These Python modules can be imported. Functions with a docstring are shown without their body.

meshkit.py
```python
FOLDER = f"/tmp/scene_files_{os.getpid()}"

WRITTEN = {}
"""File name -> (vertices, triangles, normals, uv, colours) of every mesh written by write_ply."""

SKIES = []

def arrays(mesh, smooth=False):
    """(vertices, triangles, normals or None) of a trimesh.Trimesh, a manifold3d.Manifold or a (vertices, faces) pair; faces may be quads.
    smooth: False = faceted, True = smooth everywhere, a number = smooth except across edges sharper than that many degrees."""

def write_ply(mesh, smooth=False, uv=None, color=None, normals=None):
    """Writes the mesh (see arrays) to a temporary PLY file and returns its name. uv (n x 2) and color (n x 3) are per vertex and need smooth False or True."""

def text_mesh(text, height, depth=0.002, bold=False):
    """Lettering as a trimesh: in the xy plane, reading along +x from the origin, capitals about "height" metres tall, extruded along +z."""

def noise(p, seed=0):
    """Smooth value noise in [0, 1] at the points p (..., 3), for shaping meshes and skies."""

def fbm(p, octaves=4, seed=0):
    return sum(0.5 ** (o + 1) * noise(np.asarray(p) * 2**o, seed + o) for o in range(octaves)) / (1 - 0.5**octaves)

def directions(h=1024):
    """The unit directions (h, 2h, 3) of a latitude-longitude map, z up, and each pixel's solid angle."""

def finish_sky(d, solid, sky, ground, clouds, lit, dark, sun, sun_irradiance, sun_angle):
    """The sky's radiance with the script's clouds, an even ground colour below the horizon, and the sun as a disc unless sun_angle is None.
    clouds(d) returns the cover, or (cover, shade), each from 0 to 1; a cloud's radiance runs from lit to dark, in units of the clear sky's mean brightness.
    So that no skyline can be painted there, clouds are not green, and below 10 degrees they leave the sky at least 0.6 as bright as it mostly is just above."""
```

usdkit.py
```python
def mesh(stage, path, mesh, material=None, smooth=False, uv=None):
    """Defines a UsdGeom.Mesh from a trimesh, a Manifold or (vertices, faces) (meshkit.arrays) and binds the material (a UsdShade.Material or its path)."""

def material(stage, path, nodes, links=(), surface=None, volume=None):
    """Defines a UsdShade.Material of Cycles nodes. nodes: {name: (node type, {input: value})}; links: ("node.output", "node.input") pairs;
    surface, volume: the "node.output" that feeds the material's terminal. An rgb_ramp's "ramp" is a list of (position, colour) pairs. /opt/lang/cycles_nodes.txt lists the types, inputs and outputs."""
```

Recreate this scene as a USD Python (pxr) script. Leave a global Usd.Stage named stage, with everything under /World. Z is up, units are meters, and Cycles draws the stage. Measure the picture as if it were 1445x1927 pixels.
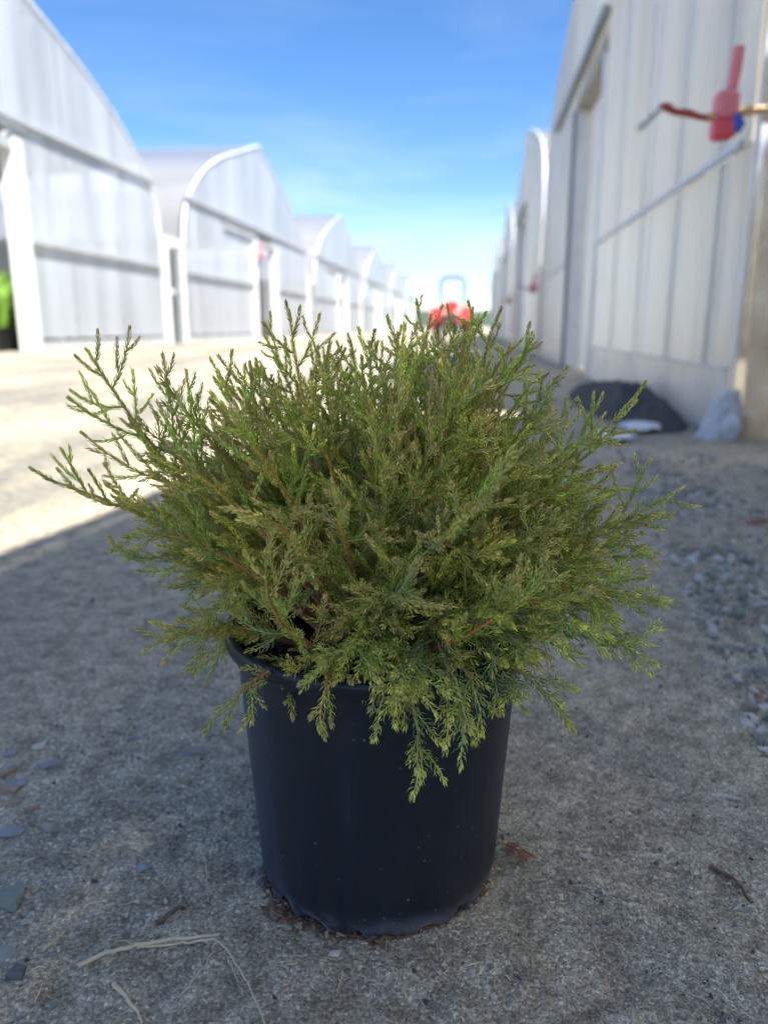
import math
import numpy as np
import trimesh
import usdkit
import meshkit
from pxr import Gf, Sdf, Usd, UsdGeom, UsdLux, UsdShade, Vt

PI = math.pi
T = Sdf.ValueTypeNames
stage = Usd.Stage.CreateInMemory()
UsdGeom.SetStageUpAxis(stage, 'Z')
UsdGeom.SetStageMetersPerUnit(stage, 1.0)
UsdGeom.Xform.Define(stage, '/World')
UsdGeom.Scope.Define(stage, '/World/Looks')

# ------------------------------------------------------------------ camera, sky, sun, exposure
YAW, PITCH, CAM_H = math.radians(6.49), math.radians(13.52), 0.52
EXPOSURE = 2.5
SKY_STRENGTH = 0.085
SUN_INTENSITY = 0.58
S = np.array([0.466, -0.50, 1.0]); S /= np.linalg.norm(S)          # direction towards the sun

cam = UsdGeom.Camera.Define(stage, '/World/camera')
xf = UsdGeom.Xformable(cam)
xf.AddTranslateOp().Set(Gf.Vec3d(0, 0, CAM_H))
xf.AddRotateZOp().Set(math.degrees(YAW))
xf.AddRotateXOp().Set(90 - math.degrees(PITCH))
cam.CreateHorizontalApertureAttr(36.0)
cam.CreateFocalLengthAttr(36.1)
cam.CreateFStopAttr(5.6)
cam.CreateFocusDistanceAttr(0.60)
cam.CreateExposureAttr(EXPOSURE)
cam.CreateClippingRangeAttr(Gf.Vec2f(0.02, 100000))

el, rot = math.asin(S[2]), math.atan2(S[0], S[1])
sky_mat = usdkit.material(stage, '/World/Looks/sky', {
    'sky': ('sky_texture', {'sky_type': 'single_scattering', 'sun_disc': False, 'sun_elevation': el, 'sun_rotation': rot,
                            'altitude': 100.0, 'air_density': 0.85, 'aerosol_density': 0.3, 'ozone_density': 2.5}),
    'tc': ('texture_coordinate', {}),
    'map': ('mapping', {'scale': (1.6, 1.6, 9.0)}),
    'n': ('noise_texture', {'scale': 1.7, 'detail': 7.0, 'roughness': 0.58, 'distortion': 0.5}),
    'r': ('rgb_ramp', {'ramp': [(0.0, (0, 0, 0)), (0.38, (0, 0, 0)), (0.64, (0.75, 0.75, 0.75)), (1.0, (0.9, 0.9, 0.9))]}),
    'sep': ('separate_xyz', {}),
    'low': ('map_range', {'range_type': 'smoothstep', 'from_min': 0.02, 'from_max': 0.30, 'to_min': 0.85, 'to_max': 0.10, 'clamp': True}),
    'mul': ('math', {'math_type': 'multiply'}),
    'mix': ('mix', {'mix_type': 'mix', 'color2': (2.2, 2.5, 2.8)}),
    'hs': ('hsv', {'hue': 0.505, 'saturation': 1.25, 'value': 0.475}),
    'bg': ('background_shader', {'strength': SKY_STRENGTH})},
    [('tc.generated', 'map.vector'), ('map.vector', 'n.vector'), ('n.fac', 'r.fac'), ('tc.generated', 'sep.vector'), ('sep.z', 'low.value'),
     ('r.color', 'mul.value1'), ('low.result', 'mul.value2'), ('mul.value', 'mix.fac'), ('sky.color', 'hs.color'), ('hs.color', 'mix.color1'), ('mix.color', 'bg.color')],
    surface='bg.background')
dome = UsdLux.DomeLight.Define(stage, '/World/sky')
UsdShade.MaterialBindingAPI.Apply(dome.GetPrim()).Bind(sky_mat)
dome.GetPrim().SetCustomDataByKey('kind', 'structure')
sun = UsdLux.DistantLight.Define(stage, '/World/sun')
sun.CreateIntensityAttr(SUN_INTENSITY)
sun.CreateAngleAttr(0.53)
sun.CreateColorAttr(Gf.Vec3f(1.0, 0.955, 0.88))
sun.GetPrim().CreateAttribute('inputs:normalize', T.Bool).Set(True)
m = Gf.Matrix4d(1.0)
m.SetRotate(Gf.Rotation(Gf.Vec3d(0, 0, 1), Gf.Vec3d(*map(float, S))))
UsdGeom.Xformable(sun).AddTransformOp().Set(m)

# ------------------------------------------------------------------ helpers
used = {}


def numbered(parent, name):
    k = used.get((parent, name), 0)
    used[(parent, name)] = k + 1
    return f'{parent}/{name}' if k == 0 else f'{parent}/{name}_{k:03d}'


def tag(prim, label=None, cat=None, group=None, kind=None):
    for k, v in (('label', label), ('category', cat), ('group', group), ('kind', kind)):
        if v:
            prim.SetCustomDataByKey(k, v)
    return prim


def thing(name, label=None, cat=None, loc=(0, 0, 0), rotz=0.0, group=None, kind=None):
    x = UsdGeom.Xform.Define(stage, numbered('/World', name))
    x.AddTranslateOp().Set(Gf.Vec3d(*map(float, loc)))
    x.AddRotateZOp().Set(math.degrees(rotz))
    return tag(x.GetPrim(), label, cat, group, kind)


def obj(name, mesh, mat, parent=None, smooth=False):
    base = parent.GetPath().pathString if parent else '/World'
    return usdkit.mesh(stage, numbered(base, name), mesh, mat, smooth=smooth).GetPrim()


def dup(root, loc, rotz, label, group=None):
    name = root.GetName().rstrip('0123456789').rstrip('_')
    r = thing(name, label, root.GetCustomDataByKey('category'), loc, rotz, group or root.GetCustomDataByKey('group'))
    r.GetReferences().AddInternalReference(root.GetPath())
    r.SetInstanceable(True)
    return r


def cat(*ms):
    return trimesh.util.concatenate([m for m in ms])


def bx(x0, x1, y0, y1, z0, z1, bevel=0.0):
    b = trimesh.creation.box([abs(x1 - x0), abs(y1 - y0), abs(z1 - z0)])
    if bevel:
        h = np.array([abs(x1 - x0), abs(y1 - y0), abs(z1 - z0)]) / 2
        pts = []
        for sx in (-1, 1):
            for sy in (-1, 1):
                for sz in (-1, 1):
                    c = np.array([sx, sy, sz])
                    for k in range(3):
                        o = np.full(3, bevel); o[k] = 0
                        pts.append(c * (h - o))
        b = trimesh.convex.convex_hull(np.array(pts))
    b.apply_translation([(x0 + x1) / 2, (y0 + y1) / 2, (z0 + z1) / 2])
    return b


def tube(pts, rad, n=8, closed=False, caps=True):
    pts = np.asarray(pts, float)
    rad = np.broadcast_to(np.asarray(rad, float), len(pts))
    t = np.gradient(pts, axis=0)
    t /= np.maximum(np.linalg.norm(t, axis=1, keepdims=True), 1e-9)
    u = np.zeros_like(pts)
    ref = np.array([0, 0, 1.0]) if abs(t[0][2]) < 0.9 else np.array([1.0, 0, 0])
    u0 = np.cross(t[0], ref); u0 /= np.linalg.norm(u0)
    for i in range(len(pts)):
        u0 = u0 - t[i] * (u0 @ t[i]); u0 /= np.linalg.norm(u0); u[i] = u0
    v = np.cross(t, u)
    a = np.linspace(0, 2 * PI, n, endpoint=False)
    V = pts[:, None] + rad[:, None, None] * (np.cos(a)[None, :, None] * u[:, None] + np.sin(a)[None, :, None] * v[:, None])
    V = V.reshape(-1, 3)
    F = []
    i = np.arange(len(pts) - 1)[:, None] * n
    j = np.arange(n)[None]
    j2 = (j + 1) % n
    F.append(np.stack([i + j, i + j2, i + n + j2], -1).reshape(-1, 3))
    F.append(np.stack([i + j, i + n + j2, i + n + j], -1).reshape(-1, 3))
    if caps:
        V = np.vstack([V, pts[:1], pts[-1:]])
        k = len(V)
        jj = np.arange(n); j3 = (jj + 1) % n
        F.append(np.stack([j3, jj, np.full(n, k - 2)], -1))
        F.append(np.stack([jj + (len(pts) - 1) * n, j3 + (len(pts) - 1) * n, np.full(n, k - 1)], -1))
    return trimesh.Trimesh(V, np.vstack(F), process=False)


def lathe(profile, n=96, wobble=None):
    """profile: (r, z) outer bottom to inner; revolve about z."""
    p = np.asarray(profile, float)
    a = np.linspace(0, 2 * PI, n, endpoint=False)
    V = np.stack([p[:, None, 0] * np.cos(a), p[:, None, 0] * np.sin(a), np.repeat(p[:, 1:2], n, 1)], -1)
    if wobble is not None:
        V = wobble(V, a)
    i = np.arange(len(p) - 1)[:, None] * n
    j = np.arange(n)[None]; j2 = (j + 1) % n
    F = np.vstack([np.stack([i + j, i + j2, i + n + j2], -1).reshape(-1, 3), np.stack([i + j, i + n + j2, i + n + j], -1).reshape(-1, 3)])
    return trimesh.Trimesh(V.reshape(-1, 3), F, process=False)


def grid(X, Y, Z):
    h, w = X.shape
    V = np.stack([X, Y, Z], -1).reshape(-1, 3)
    i = np.arange(h - 1)[:, None] * w
    j = np.arange(w - 1)[None]
    F = np.vstack([np.stack([i + j, i + j + 1, i + w + j + 1], -1).reshape(-1, 3), np.stack([i + j, i + w + j + 1, i + w + j], -1).reshape(-1, 3)])
    return trimesh.Trimesh(V, F, process=False)


def rock(seed, size=(1, 1, 1), sub=2, rough=0.35, facets=0):
    """An irregular stone: a noisy icosphere, or a hull of few points when facets is given; half extents = size."""
    r = np.random.default_rng(seed)
    if facets:
        p = r.normal(size=(facets, 3)); p /= np.linalg.norm(p, axis=1, keepdims=True)
        m = trimesh.convex.convex_hull(p)
        m = m.subdivide()
        m.vertices *= (1 + 0.05 * (meshkit.noise(m.vertices * 2.5 + seed) - 0.5))[:, None]
    else:
        m = trimesh.creation.icosphere(sub, 1.0)
        m.vertices *= (1 + rough * (meshkit.fbm(m.vertices * 1.3 + 17.3 * seed, 3, seed) - 0.5) * 2)[:, None]
    m.vertices *= np.asarray(size)
    return m


def move(m, loc=(0, 0, 0), rot=(0, 0, 0)):
    m = m.copy()
    m.apply_transform(trimesh.transformations.euler_matrix(*rot))
    m.apply_translation(loc)
    return m


def mat(name, nodes, links=(), surface='p.BSDF', volume=None):
    return usdkit.material(stage, '/World/Looks/' + name, nodes, links, surface=surface, volume=volume)


def plain(name, c, rough=0.5, metallic=0.0, var=0.15, scale=20.0, bump=0.0, spec=0.5):
    """A plain coloured surface with a slight uneven tone and relief."""
    c = np.array(c, float)
    nodes = {'tc': ('texture_coordinate', {}), 'n': ('noise_texture', {'scale': scale, 'detail': 5.0, 'roughness': 0.6}),
             'r': ('rgb_ramp', {'ramp': [(0.25, tuple(c * (1 - var))), (0.75, tuple(np.minimum(c * (1 + var), 1)))]}),
             'p': ('principled_bsdf', {'roughness': rough, 'metallic': metallic, 'specular_ior_level': spec})}
    links = [('tc.object', 'n.vector'), ('n.fac', 'r.fac'), ('r.color', 'p.base_color')]
    if bump:
        nodes['b'] = ('bump', {'strength': 0.6, 'distance': bump})
        links += [('n.fac', 'b.height'), ('b.normal', 'p.normal')]
    return mat(name, nodes, links)


# ------------------------------------------------------------------ materials
def film(name, color, clear, translucent, streak=(1, 14, 0.6), gloss=0.12, stain=None):
    """Plastic sheet: partly see-through, partly scattering light through, with a soft sheen and vertical streaks of dust."""
    c = np.array(color)
    nodes = {'tc': ('texture_coordinate', {}), 'mp': ('mapping', {'scale': streak}),
             'n': ('noise_texture', {'scale': 1.0, 'detail': 4.0, 'roughness': 0.55}),
             'r': ('rgb_ramp', {'ramp': [(0.3, tuple(c * 0.80)), (0.5, tuple(c * 0.95)), (0.7, tuple(c))]}),
             'cr': ('map_range', {'from_min': 0.3, 'from_max': 0.7, 'to_min': clear * 1.35, 'to_max': clear * 0.65, 'clamp': True}),
             'd': ('diffuse_bsdf', {}), 't': ('translucent_bsdf', {}), 'x': ('transparent_bsdf', {'color': (0.93, 0.95, 0.96)}),
             'g': ('glossy_bsdf', {'color': (0.9, 0.9, 0.9), 'roughness': 0.28}),
             'm1': ('mix_closure', {'fac': translucent}), 'm2': ('mix_closure', {}), 'fr': ('fresnel', {'IOR': 1.0 + gloss * 4}), 'm3': ('mix_closure', {})}
    links = [('tc.object', 'mp.vector'), ('mp.vector', 'n.vector'), ('n.fac', 'r.fac'), ('n.fac', 'cr.value'), ('r.color', 'd.color'), ('r.color', 't.color'),
             ('d.BSDF', 'm1.closure1'), ('t.BSDF', 'm1.closure2'), ('m1.closure', 'm2.closure1'), ('x.BSDF', 'm2.closure2'), ('cr.result', 'm2.fac'),
             ('m2.closure', 'm3.closure1'), ('g.BSDF', 'm3.closure2'), ('fr.fac', 'm3.fac')]
    if stain:
        nodes['ns'] = ('noise_texture', {'scale': 2.6, 'detail': 7.0, 'roughness': 0.65})
        nodes['sx'] = ('separate_xyz', {})
        nodes['hz'] = ('map_range', {'from_min': 0.0, 'from_max': 1.6, 'to_min': 0.10, 'to_max': -0.10, 'clamp': True})
        nodes['ad'] = ('math', {'math_type': 'add'})
        nodes['rs'] = ('rgb_ramp', {'ramp': [(0.38, (0, 0, 0)), (0.62, (1, 1, 1))]})
        nodes['mx'] = ('mix', {'color2': stain})
        links += [('tc.object', 'ns.vector'), ('tc.object', 'sx.vector'), ('sx.z', 'hz.value'), ('ns.fac', 'ad.value1'), ('hz.result', 'ad.value2'), ('ad.value', 'rs.fac'),
                  ('rs.color', 'mx.fac'), ('r.color', 'mx.color1'), ('mx.color', 'd.color2x')]
        links = [l for l in links if l[1] not in ('d.color2x', 'd.color', 't.color')] + [('mx.color', 'd.color'), ('mx.color', 't.color')]
    return mat(name, nodes, links, surface='m3.closure')


M = {}
M['gable'] = film('gable_sheet', (0.82, 0.88, 0.96), 0.28, 0.42, (1, 1.6, 0.2))
M['roof'] = film('roof_film', (0.93, 0.95, 0.98), 0.08, 0.75, (0.4, 1.2, 1.2), 0.10)
M['corrugated'] = film('corrugated_sheet', (0.80, 0.89, 1.0), 0.22, 0.80, (1, 2.6, 0.12), 0.14)
M['kick'] = film('kick_film', (0.80, 0.83, 0.86), 0.04, 0.30, (1, 6.0, 1.0), 0.06)
M['side'] = film('stained_film', (0.90, 0.90, 0.85), 0.05, 0.72, (3, 3, 0.8), 0.08, stain=(0.58, 0.52, 0.40))
M['white'] = plain('white_painted_metal', (0.64, 0.65, 0.65), 0.28, 0.0, 0.10, 6)
M['arch'] = plain('gathered_white_film', (0.68, 0.70, 0.72), 0.20, 0.0, 0.10, 9, 0.02)
M['galv'] = plain('galvanised_steel', (0.48, 0.50, 0.52), 0.42, 0.25, 0.15, 14)
M['grey'] = plain('dark_grey_trim', (0.20, 0.22, 0.23), 0.5, 0.0, 0.15, 9)
M['soffit'] = plain('weathered_board', (0.33, 0.31, 0.27), 0.7, 0.0, 0.25, 9)
M['red'] = plain('red_plastic', (0.62, 0.07, 0.09), 0.38, 0.0, 0.12, 60)
M['pink'] = plain('faded_red_plastic', (0.68, 0.20, 0.22), 0.45, 0.0, 0.14, 45)
M['rust'] = plain('rusty_red_paint', (0.36, 0.06, 0.035), 0.6, 0.0, 0.35, 80, 0.004)
M['brass'] = plain('brass', (0.62, 0.42, 0.18), 0.35, 0.75, 0.15, 60)
M['blue'] = plain('blue_plastic', (0.03, 0.08, 0.42), 0.35, 0.0, 0.1, 60)
M['ivory'] = plain('ivory_plastic', (0.62, 0.60, 0.53), 0.45, 0.0, 0.1, 40)
M['tractor_red'] = plain('tractor_red_paint', (0.60, 0.035, 0.035), 0.3, 0.0, 0.1, 8)
M['rubber'] = plain('black_rubber', (0.02, 0.02, 0.02), 0.8, 0.0, 0.2, 12)
M['rops'] = plain('dark_steel', (0.05, 0.055, 0.06), 0.45, 0.0, 0.15, 12)
M['heap'] = plain('black_soil', (0.075, 0.072, 0.070), 0.95, 0.0, 0.6, 22, 0.03)
M['light_patch'] = plain('white_patch_sheet', (0.80, 0.82, 0.84), 0.35, 0.0, 0.08, 12, 0.01)  # for the white sheets that stand in for bright patches of light
M['straw'] = plain('dry_straw', (0.64, 0.52, 0.34), 0.7, 0.0, 0.25, 120, 0.0008)
M['dead'] = plain('dead_foliage', (0.33, 0.11, 0.05), 0.7, 0.0, 0.3, 150)
M['bark'] = plain('bark_mulch', (0.17, 0.095, 0.058), 0.85, 0.0, 0.5, 180)
M['chip'] = plain('wood_chip', (0.33, 0.235, 0.165), 0.8, 0.0, 0.3, 90, 0.001)
M['grassy'] = plain('grass_blades', (0.30, 0.52, 0.09), 0.5, 0.0, 0.35, 9)
M['crop'] = plain('crop_leaves', (0.045, 0.09, 0.035), 0.5, 0.0, 0.4, 6)
M['black_pot'] = plain('black_pot', (0.012, 0.012, 0.013), 0.45, 0.0, 0.2, 20)
M['hill'] = plain('forested_hills', (0.05, 0.075, 0.05), 0.9, 0.0, 0.3, 0.004)
for k, c, v in (('stone_blue', (0.28, 0.285, 0.29), .22), ('stone_grey', (0.31, 0.29, 0.25), .25), ('stone_pale', (0.60, 0.57, 0.50), .2), ('stone_dark', (0.10, 0.105, 0.11), .3),
                ('stone_tan', (0.33, 0.27, 0.20), .25), ('stone_rust', (0.34, 0.17, 0.12), .25), ('stone_green', (0.25, 0.265, 0.215), .25)):
    M[k] = plain(k, c, 0.8, 0.0, v, 70, 0.002)


def soil_material():
    return mat('potting_soil', {
        'tc': ('texture_coordinate', {}), 'n': ('noise_texture', {'scale': 130.0, 'detail': 6.0, 'roughness': 0.65}),
        'r': ('rgb_ramp', {'ramp': [(0.3, (0.012, 0.010, 0.008)), (0.55, (0.035, 0.026, 0.018)), (0.75, (0.075, 0.052, 0.034))]}),
        'b': ('bump', {'strength': 0.8, 'distance': 0.004}), 'p': ('principled_bsdf', {'roughness': 0.9})},
        [('tc.object', 'n.vector'), ('n.fac', 'r.fac'), ('r.color', 'p.base_color'), ('n.fac', 'b.height'), ('b.normal', 'p.normal')])


M['soil'] = soil_material()
M['prill'] = mat('fertiliser_coating', {
    'o': ('geometry', {}), 'r': ('rgb_ramp', {'ramp': [(0.0, (0.055, 0.042, 0.012)), (0.5, (0.12, 0.085, 0.02)), (0.85, (0.20, 0.13, 0.03)), (1.0, (0.34, 0.22, 0.04))]}),
    'p': ('principled_bsdf', {'roughness': 0.35})}, [('o.random_per_island', 'r.fac'), ('r.color', 'p.base_color')])

# black-blue nursery pot plastic: dusty specks, pale scuffs along the bottom edge
M['pot'] = mat('pot_plastic', {
    'tc': ('texture_coordinate', {}), 'sx': ('separate_xyz', {}),
    'v': ('voronoi_texture', {'scale': 85.0, 'randomness': 1.0}), 'vr': ('rgb_ramp', {'ramp': [(0.0, (1, 1, 1)), (0.07, (0.9, 0.9, 0.9)), (0.13, (0, 0, 0))]}),
    'vm': ('noise_texture', {'scale': 23.0, 'detail': 3.0}), 'vmr': ('rgb_ramp', {'ramp': [(0.47, (0, 0, 0)), (0.62, (1, 1, 1))]}),
    'sp': ('math', {'math_type': 'multiply'}),
    'hz': ('map_range', {'range_type': 'smoothstep', 'from_min': 0.003, 'from_max': 0.032, 'to_min': 0.85, 'to_max': 0.0, 'clamp': True}),
    'sn': ('noise_texture', {'scale': 26.0, 'detail': 6.0, 'roughness': 0.65}), 'snr': ('rgb_ramp', {'ramp': [(0.40, (0, 0, 0)), (0.68, (1, 1, 1))]}),
    'sc': ('math', {'math_type': 'multiply'}),
    'hp': ('mapping', {'scale': (34.0, 34.0, 5.0)}), 'hm': ('noise_texture', {'scale': 1.0, 'detail': 6.0, 'roughness': 0.66}),
    'br': ('rgb_ramp', {'ramp': [(0.3, (0.0045, 0.0080, 0.016)), (0.6, (0.009, 0.0135, 0.024)), (0.78, (0.020, 0.025, 0.036))]}),
    'dm': ('mix', {'color2': (0.26, 0.28, 0.30)}), 'dm2': ('mix', {'color2': (0.20, 0.22, 0.26)}),
    'half': ('math', {'math_type': 'multiply', 'value2': 0.55}),
    'rr': ('map_range', {'from_min': 0.3, 'from_max': 0.7, 'to_min': 0.36, 'to_max': 0.50}),
    'b': ('bump', {'strength': 0.12, 'distance': 0.002}),
    'p': ('principled_bsdf', {'specular_ior_level': 0.5})},
    [('tc.object', 'v.vector'), ('v.distance', 'vr.fac'), ('tc.object', 'vm.vector'), ('vm.fac', 'vmr.fac'), ('vr.color', 'sp.value1'), ('vmr.color', 'sp.value2'),
     ('tc.object', 'sx.vector'), ('sx.z', 'hz.value'), ('tc.object', 'sn.vector'), ('sn.fac', 'snr.fac'), ('hz.result', 'sc.value1'), ('snr.color', 'sc.value2'),
     ('tc.object', 'hp.vector'), ('hp.vector', 'hm.vector'), ('hm.fac', 'br.fac'), ('br.color', 'dm.color1'), ('sp.value', 'half.value1'), ('half.value', 'dm.fac'), ('dm.color', 'dm2.color1'), ('sc.value', 'dm2.fac'),
     ('dm2.color', 'p.base_color'), ('hm.fac', 'rr.value'), ('rr.result', 'p.roughness'), ('sn.fac', 'b.height'), ('b.normal', 'p.normal')])

M['wood'] = mat('twig_bark', {
    'a': ('attribute', {'attribute': 'tint'}), 'tc': ('texture_coordinate', {}), 'n': ('noise_texture', {'scale': 420.0, 'detail': 3.0}),
    'r': ('rgb_ramp', {'ramp': [(0.3, (0.72, 0.72, 0.72)), (0.7, (1.15, 1.15, 1.15))]}), 'mx': ('mix', {'mix_type': 'multiply', 'fac': 1.0}),
    'b': ('bump', {'strength': 0.5, 'distance': 0.0006}), 'p': ('principled_bsdf', {'roughness': 0.6})},
    [('tc.object', 'n.vector'), ('n.fac', 'r.fac'), ('a.color', 'mx.color1'), ('r.color', 'mx.color2'), ('mx.color', 'p.base_color'), ('n.fac', 'b.height'), ('b.normal', 'p.normal')])
M['needle'] = mat('needles', {
    'a': ('attribute', {'attribute': 'tint'}),
    'p': ('principled_bsdf', {'roughness': 0.46, 'specular_ior_level': 0.4}), 't': ('translucent_bsdf', {}), 'm': ('mix_closure', {'fac': 0.44})},
    [('a.color', 'p.base_color'), ('a.color', 't.color'), ('p.BSDF', 'm.closure1'), ('t.BSDF', 'm.closure2')], surface='m.closure')


def ground_material():
    """Compacted grey grit near the pot, running into pale sandy gravel on the left and dusty stony ground along the right-hand houses."""
    nodes = {
        'g': ('geometry', {}), 'sx': ('separate_xyz', {}),
        'n1': ('noise_texture', {'scale': 1.3, 'detail': 5.0, 'roughness': 0.6}), 'n2': ('noise_texture', {'scale': 26.0, 'detail': 7.0, 'roughness': 0.68}),
        'n3': ('noise_texture', {'scale': 330.0, 'detail': 4.0, 'roughness': 0.7}),
        'base': ('rgb_ramp', {'ramp': [(0.30, (0.27, 0.226, 0.160)), (0.5, (0.50, 0.435, 0.325)), (0.70, (0.70, 0.62, 0.48))]}),
        'warm': ('rgb_ramp', {'ramp': [(0.33, (0.80, 0.81, 0.82)), (0.5, (1.0, 0.99, 0.97)), (0.67, (1.18, 1.13, 1.05))]}), 'mw': ('mix', {'mix_type': 'multiply', 'fac': 1.0}),
        'fine': ('rgb_ramp', {'ramp': [(0.30, (0.42, 0.42, 0.42)), (0.5, (0.92, 0.92, 0.92)), (0.70, (1.6, 1.6, 1.57))]}), 'mf': ('mix', {'mix_type': 'multiply', 'fac': 1.0}),
        'vg': ('voronoi_texture', {'scale': 310.0}), 'gc': ('separate_color', {}), 'gr': ('rgb_ramp', {'ramp': [(0.0, (0.50, 0.50, 0.50)), (0.5, (0.92, 0.92, 0.92)), (0.85, (1.18, 1.17, 1.14)), (1.0, (1.9, 1.86, 1.76))]}), 'gm': ('mix', {'mix_type': 'multiply', 'fac': 0.62}),
        'bg': ('bump', {'invert': True, 'strength': 0.8, 'distance': 0.0016}),
        'v': ('voronoi_texture', {'scale': 150.0}), 'vc': ('separate_color', {}),
        'vsel': ('rgb_ramp', {'ramp': [(0.94, (0, 0, 0)), (0.97, (1, 1, 1))]}), 'vd': ('rgb_ramp', {'ramp': [(0.22, (1, 1, 1)), (0.38, (0, 0, 0))]}),
        'vm': ('math', {'math_type': 'multiply'}), 'pale': ('mix', {'color2': (0.42, 0.41, 0.38)}),
        'sandx': ('map_range', {'range_type': 'smoothstep', 'from_min': -0.55, 'from_max': -1.6, 'to_min': 0.0, 'to_max': 1.0, 'clamp': True}),
        'mp': ('mapping', {'scale': (1.6, 0.22, 1.0)}), 'n4': ('noise_texture', {'scale': 1.6, 'detail': 5.0, 'roughness': 0.6}),
        'track': ('rgb_ramp', {'ramp': [(0.38, (0.15, 0.15, 0.15)), (0.58, (1, 1, 1))]}), 'sm': ('math', {'math_type': 'multiply'}),
        'sandc': ('rgb_ramp', {'ramp': [(0.32, (0.13, 0.122, 0.103)), (0.5, (0.21, 0.20, 0.170)), (0.68, (0.30, 0.285, 0.245))]}), 'sand': ('mix', {}),
        'b1': ('bump', {'strength': 0.9, 'distance': 0.010}), 'b2': ('bump', {'strength': 0.8, 'distance': 0.0018}),
        'p': ('principled_bsdf', {'roughness': 0.88, 'specular_ior_level': 0.3})}
    links = [('g.position', 'sx.vector'), ('g.position', 'n1.vector'), ('g.position', 'n2.vector'), ('g.position', 'n3.vector'), ('n2.fac', 'base.fac'),
             ('n1.fac', 'warm.fac'), ('base.color', 'mw.color1'), ('warm.color', 'mw.color2'), ('n3.fac', 'fine.fac'), ('mw.color', 'mf.color1'), ('fine.color', 'mf.color2'),
             ('g.position', 'v.vector'), ('v.color', 'vc.color'), ('vc.r', 'vsel.fac'), ('v.distance', 'vd.fac'), ('vsel.color', 'vm.value1'), ('vd.color', 'vm.value2'),
             ('g.position', 'vg.vector'), ('vg.color', 'gc.color'), ('gc.r', 'gr.fac'), ('mf.color', 'gm.color1'), ('gr.color', 'gm.color2'), ('gm.color', 'pale.color1'), ('vm.value', 'pale.fac'), ('sx.x', 'sandx.value'), ('g.position', 'mp.vector'), ('mp.vector', 'n4.vector'), ('n4.fac', 'track.fac'),
             ('sandx.result', 'sm.value1'), ('track.color', 'sm.value2'), ('n2.fac', 'sandc.fac'), ('sm.value', 'sand.fac'), ('pale.color', 'sand.color1'), ('sandc.color', 'sand.color2'),
             ('sand.color', 'p.base_color'), ('n2.fac', 'b1.height'), ('n3.fac', 'b2.height'), ('b1.normal', 'b2.normal'), ('vg.distance', 'bg.height'), ('b2.normal', 'bg.normal'), ('bg.normal', 'p.normal')]
    return mat('compacted_gravel', nodes, links)


M['ground'] = ground_material()

# ------------------------------------------------------------------ ground
PAD = 0.27                                                            # the left row of houses stands on a slightly higher pad


def smooth01(t):
    t = np.clip(t, 0, 1)
    return t * t * (3 - 2 * t)


def ground_base(x, y):
    return PAD * smooth01((-1.4 - np.asarray(x, float)) / 2.9)


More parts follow.
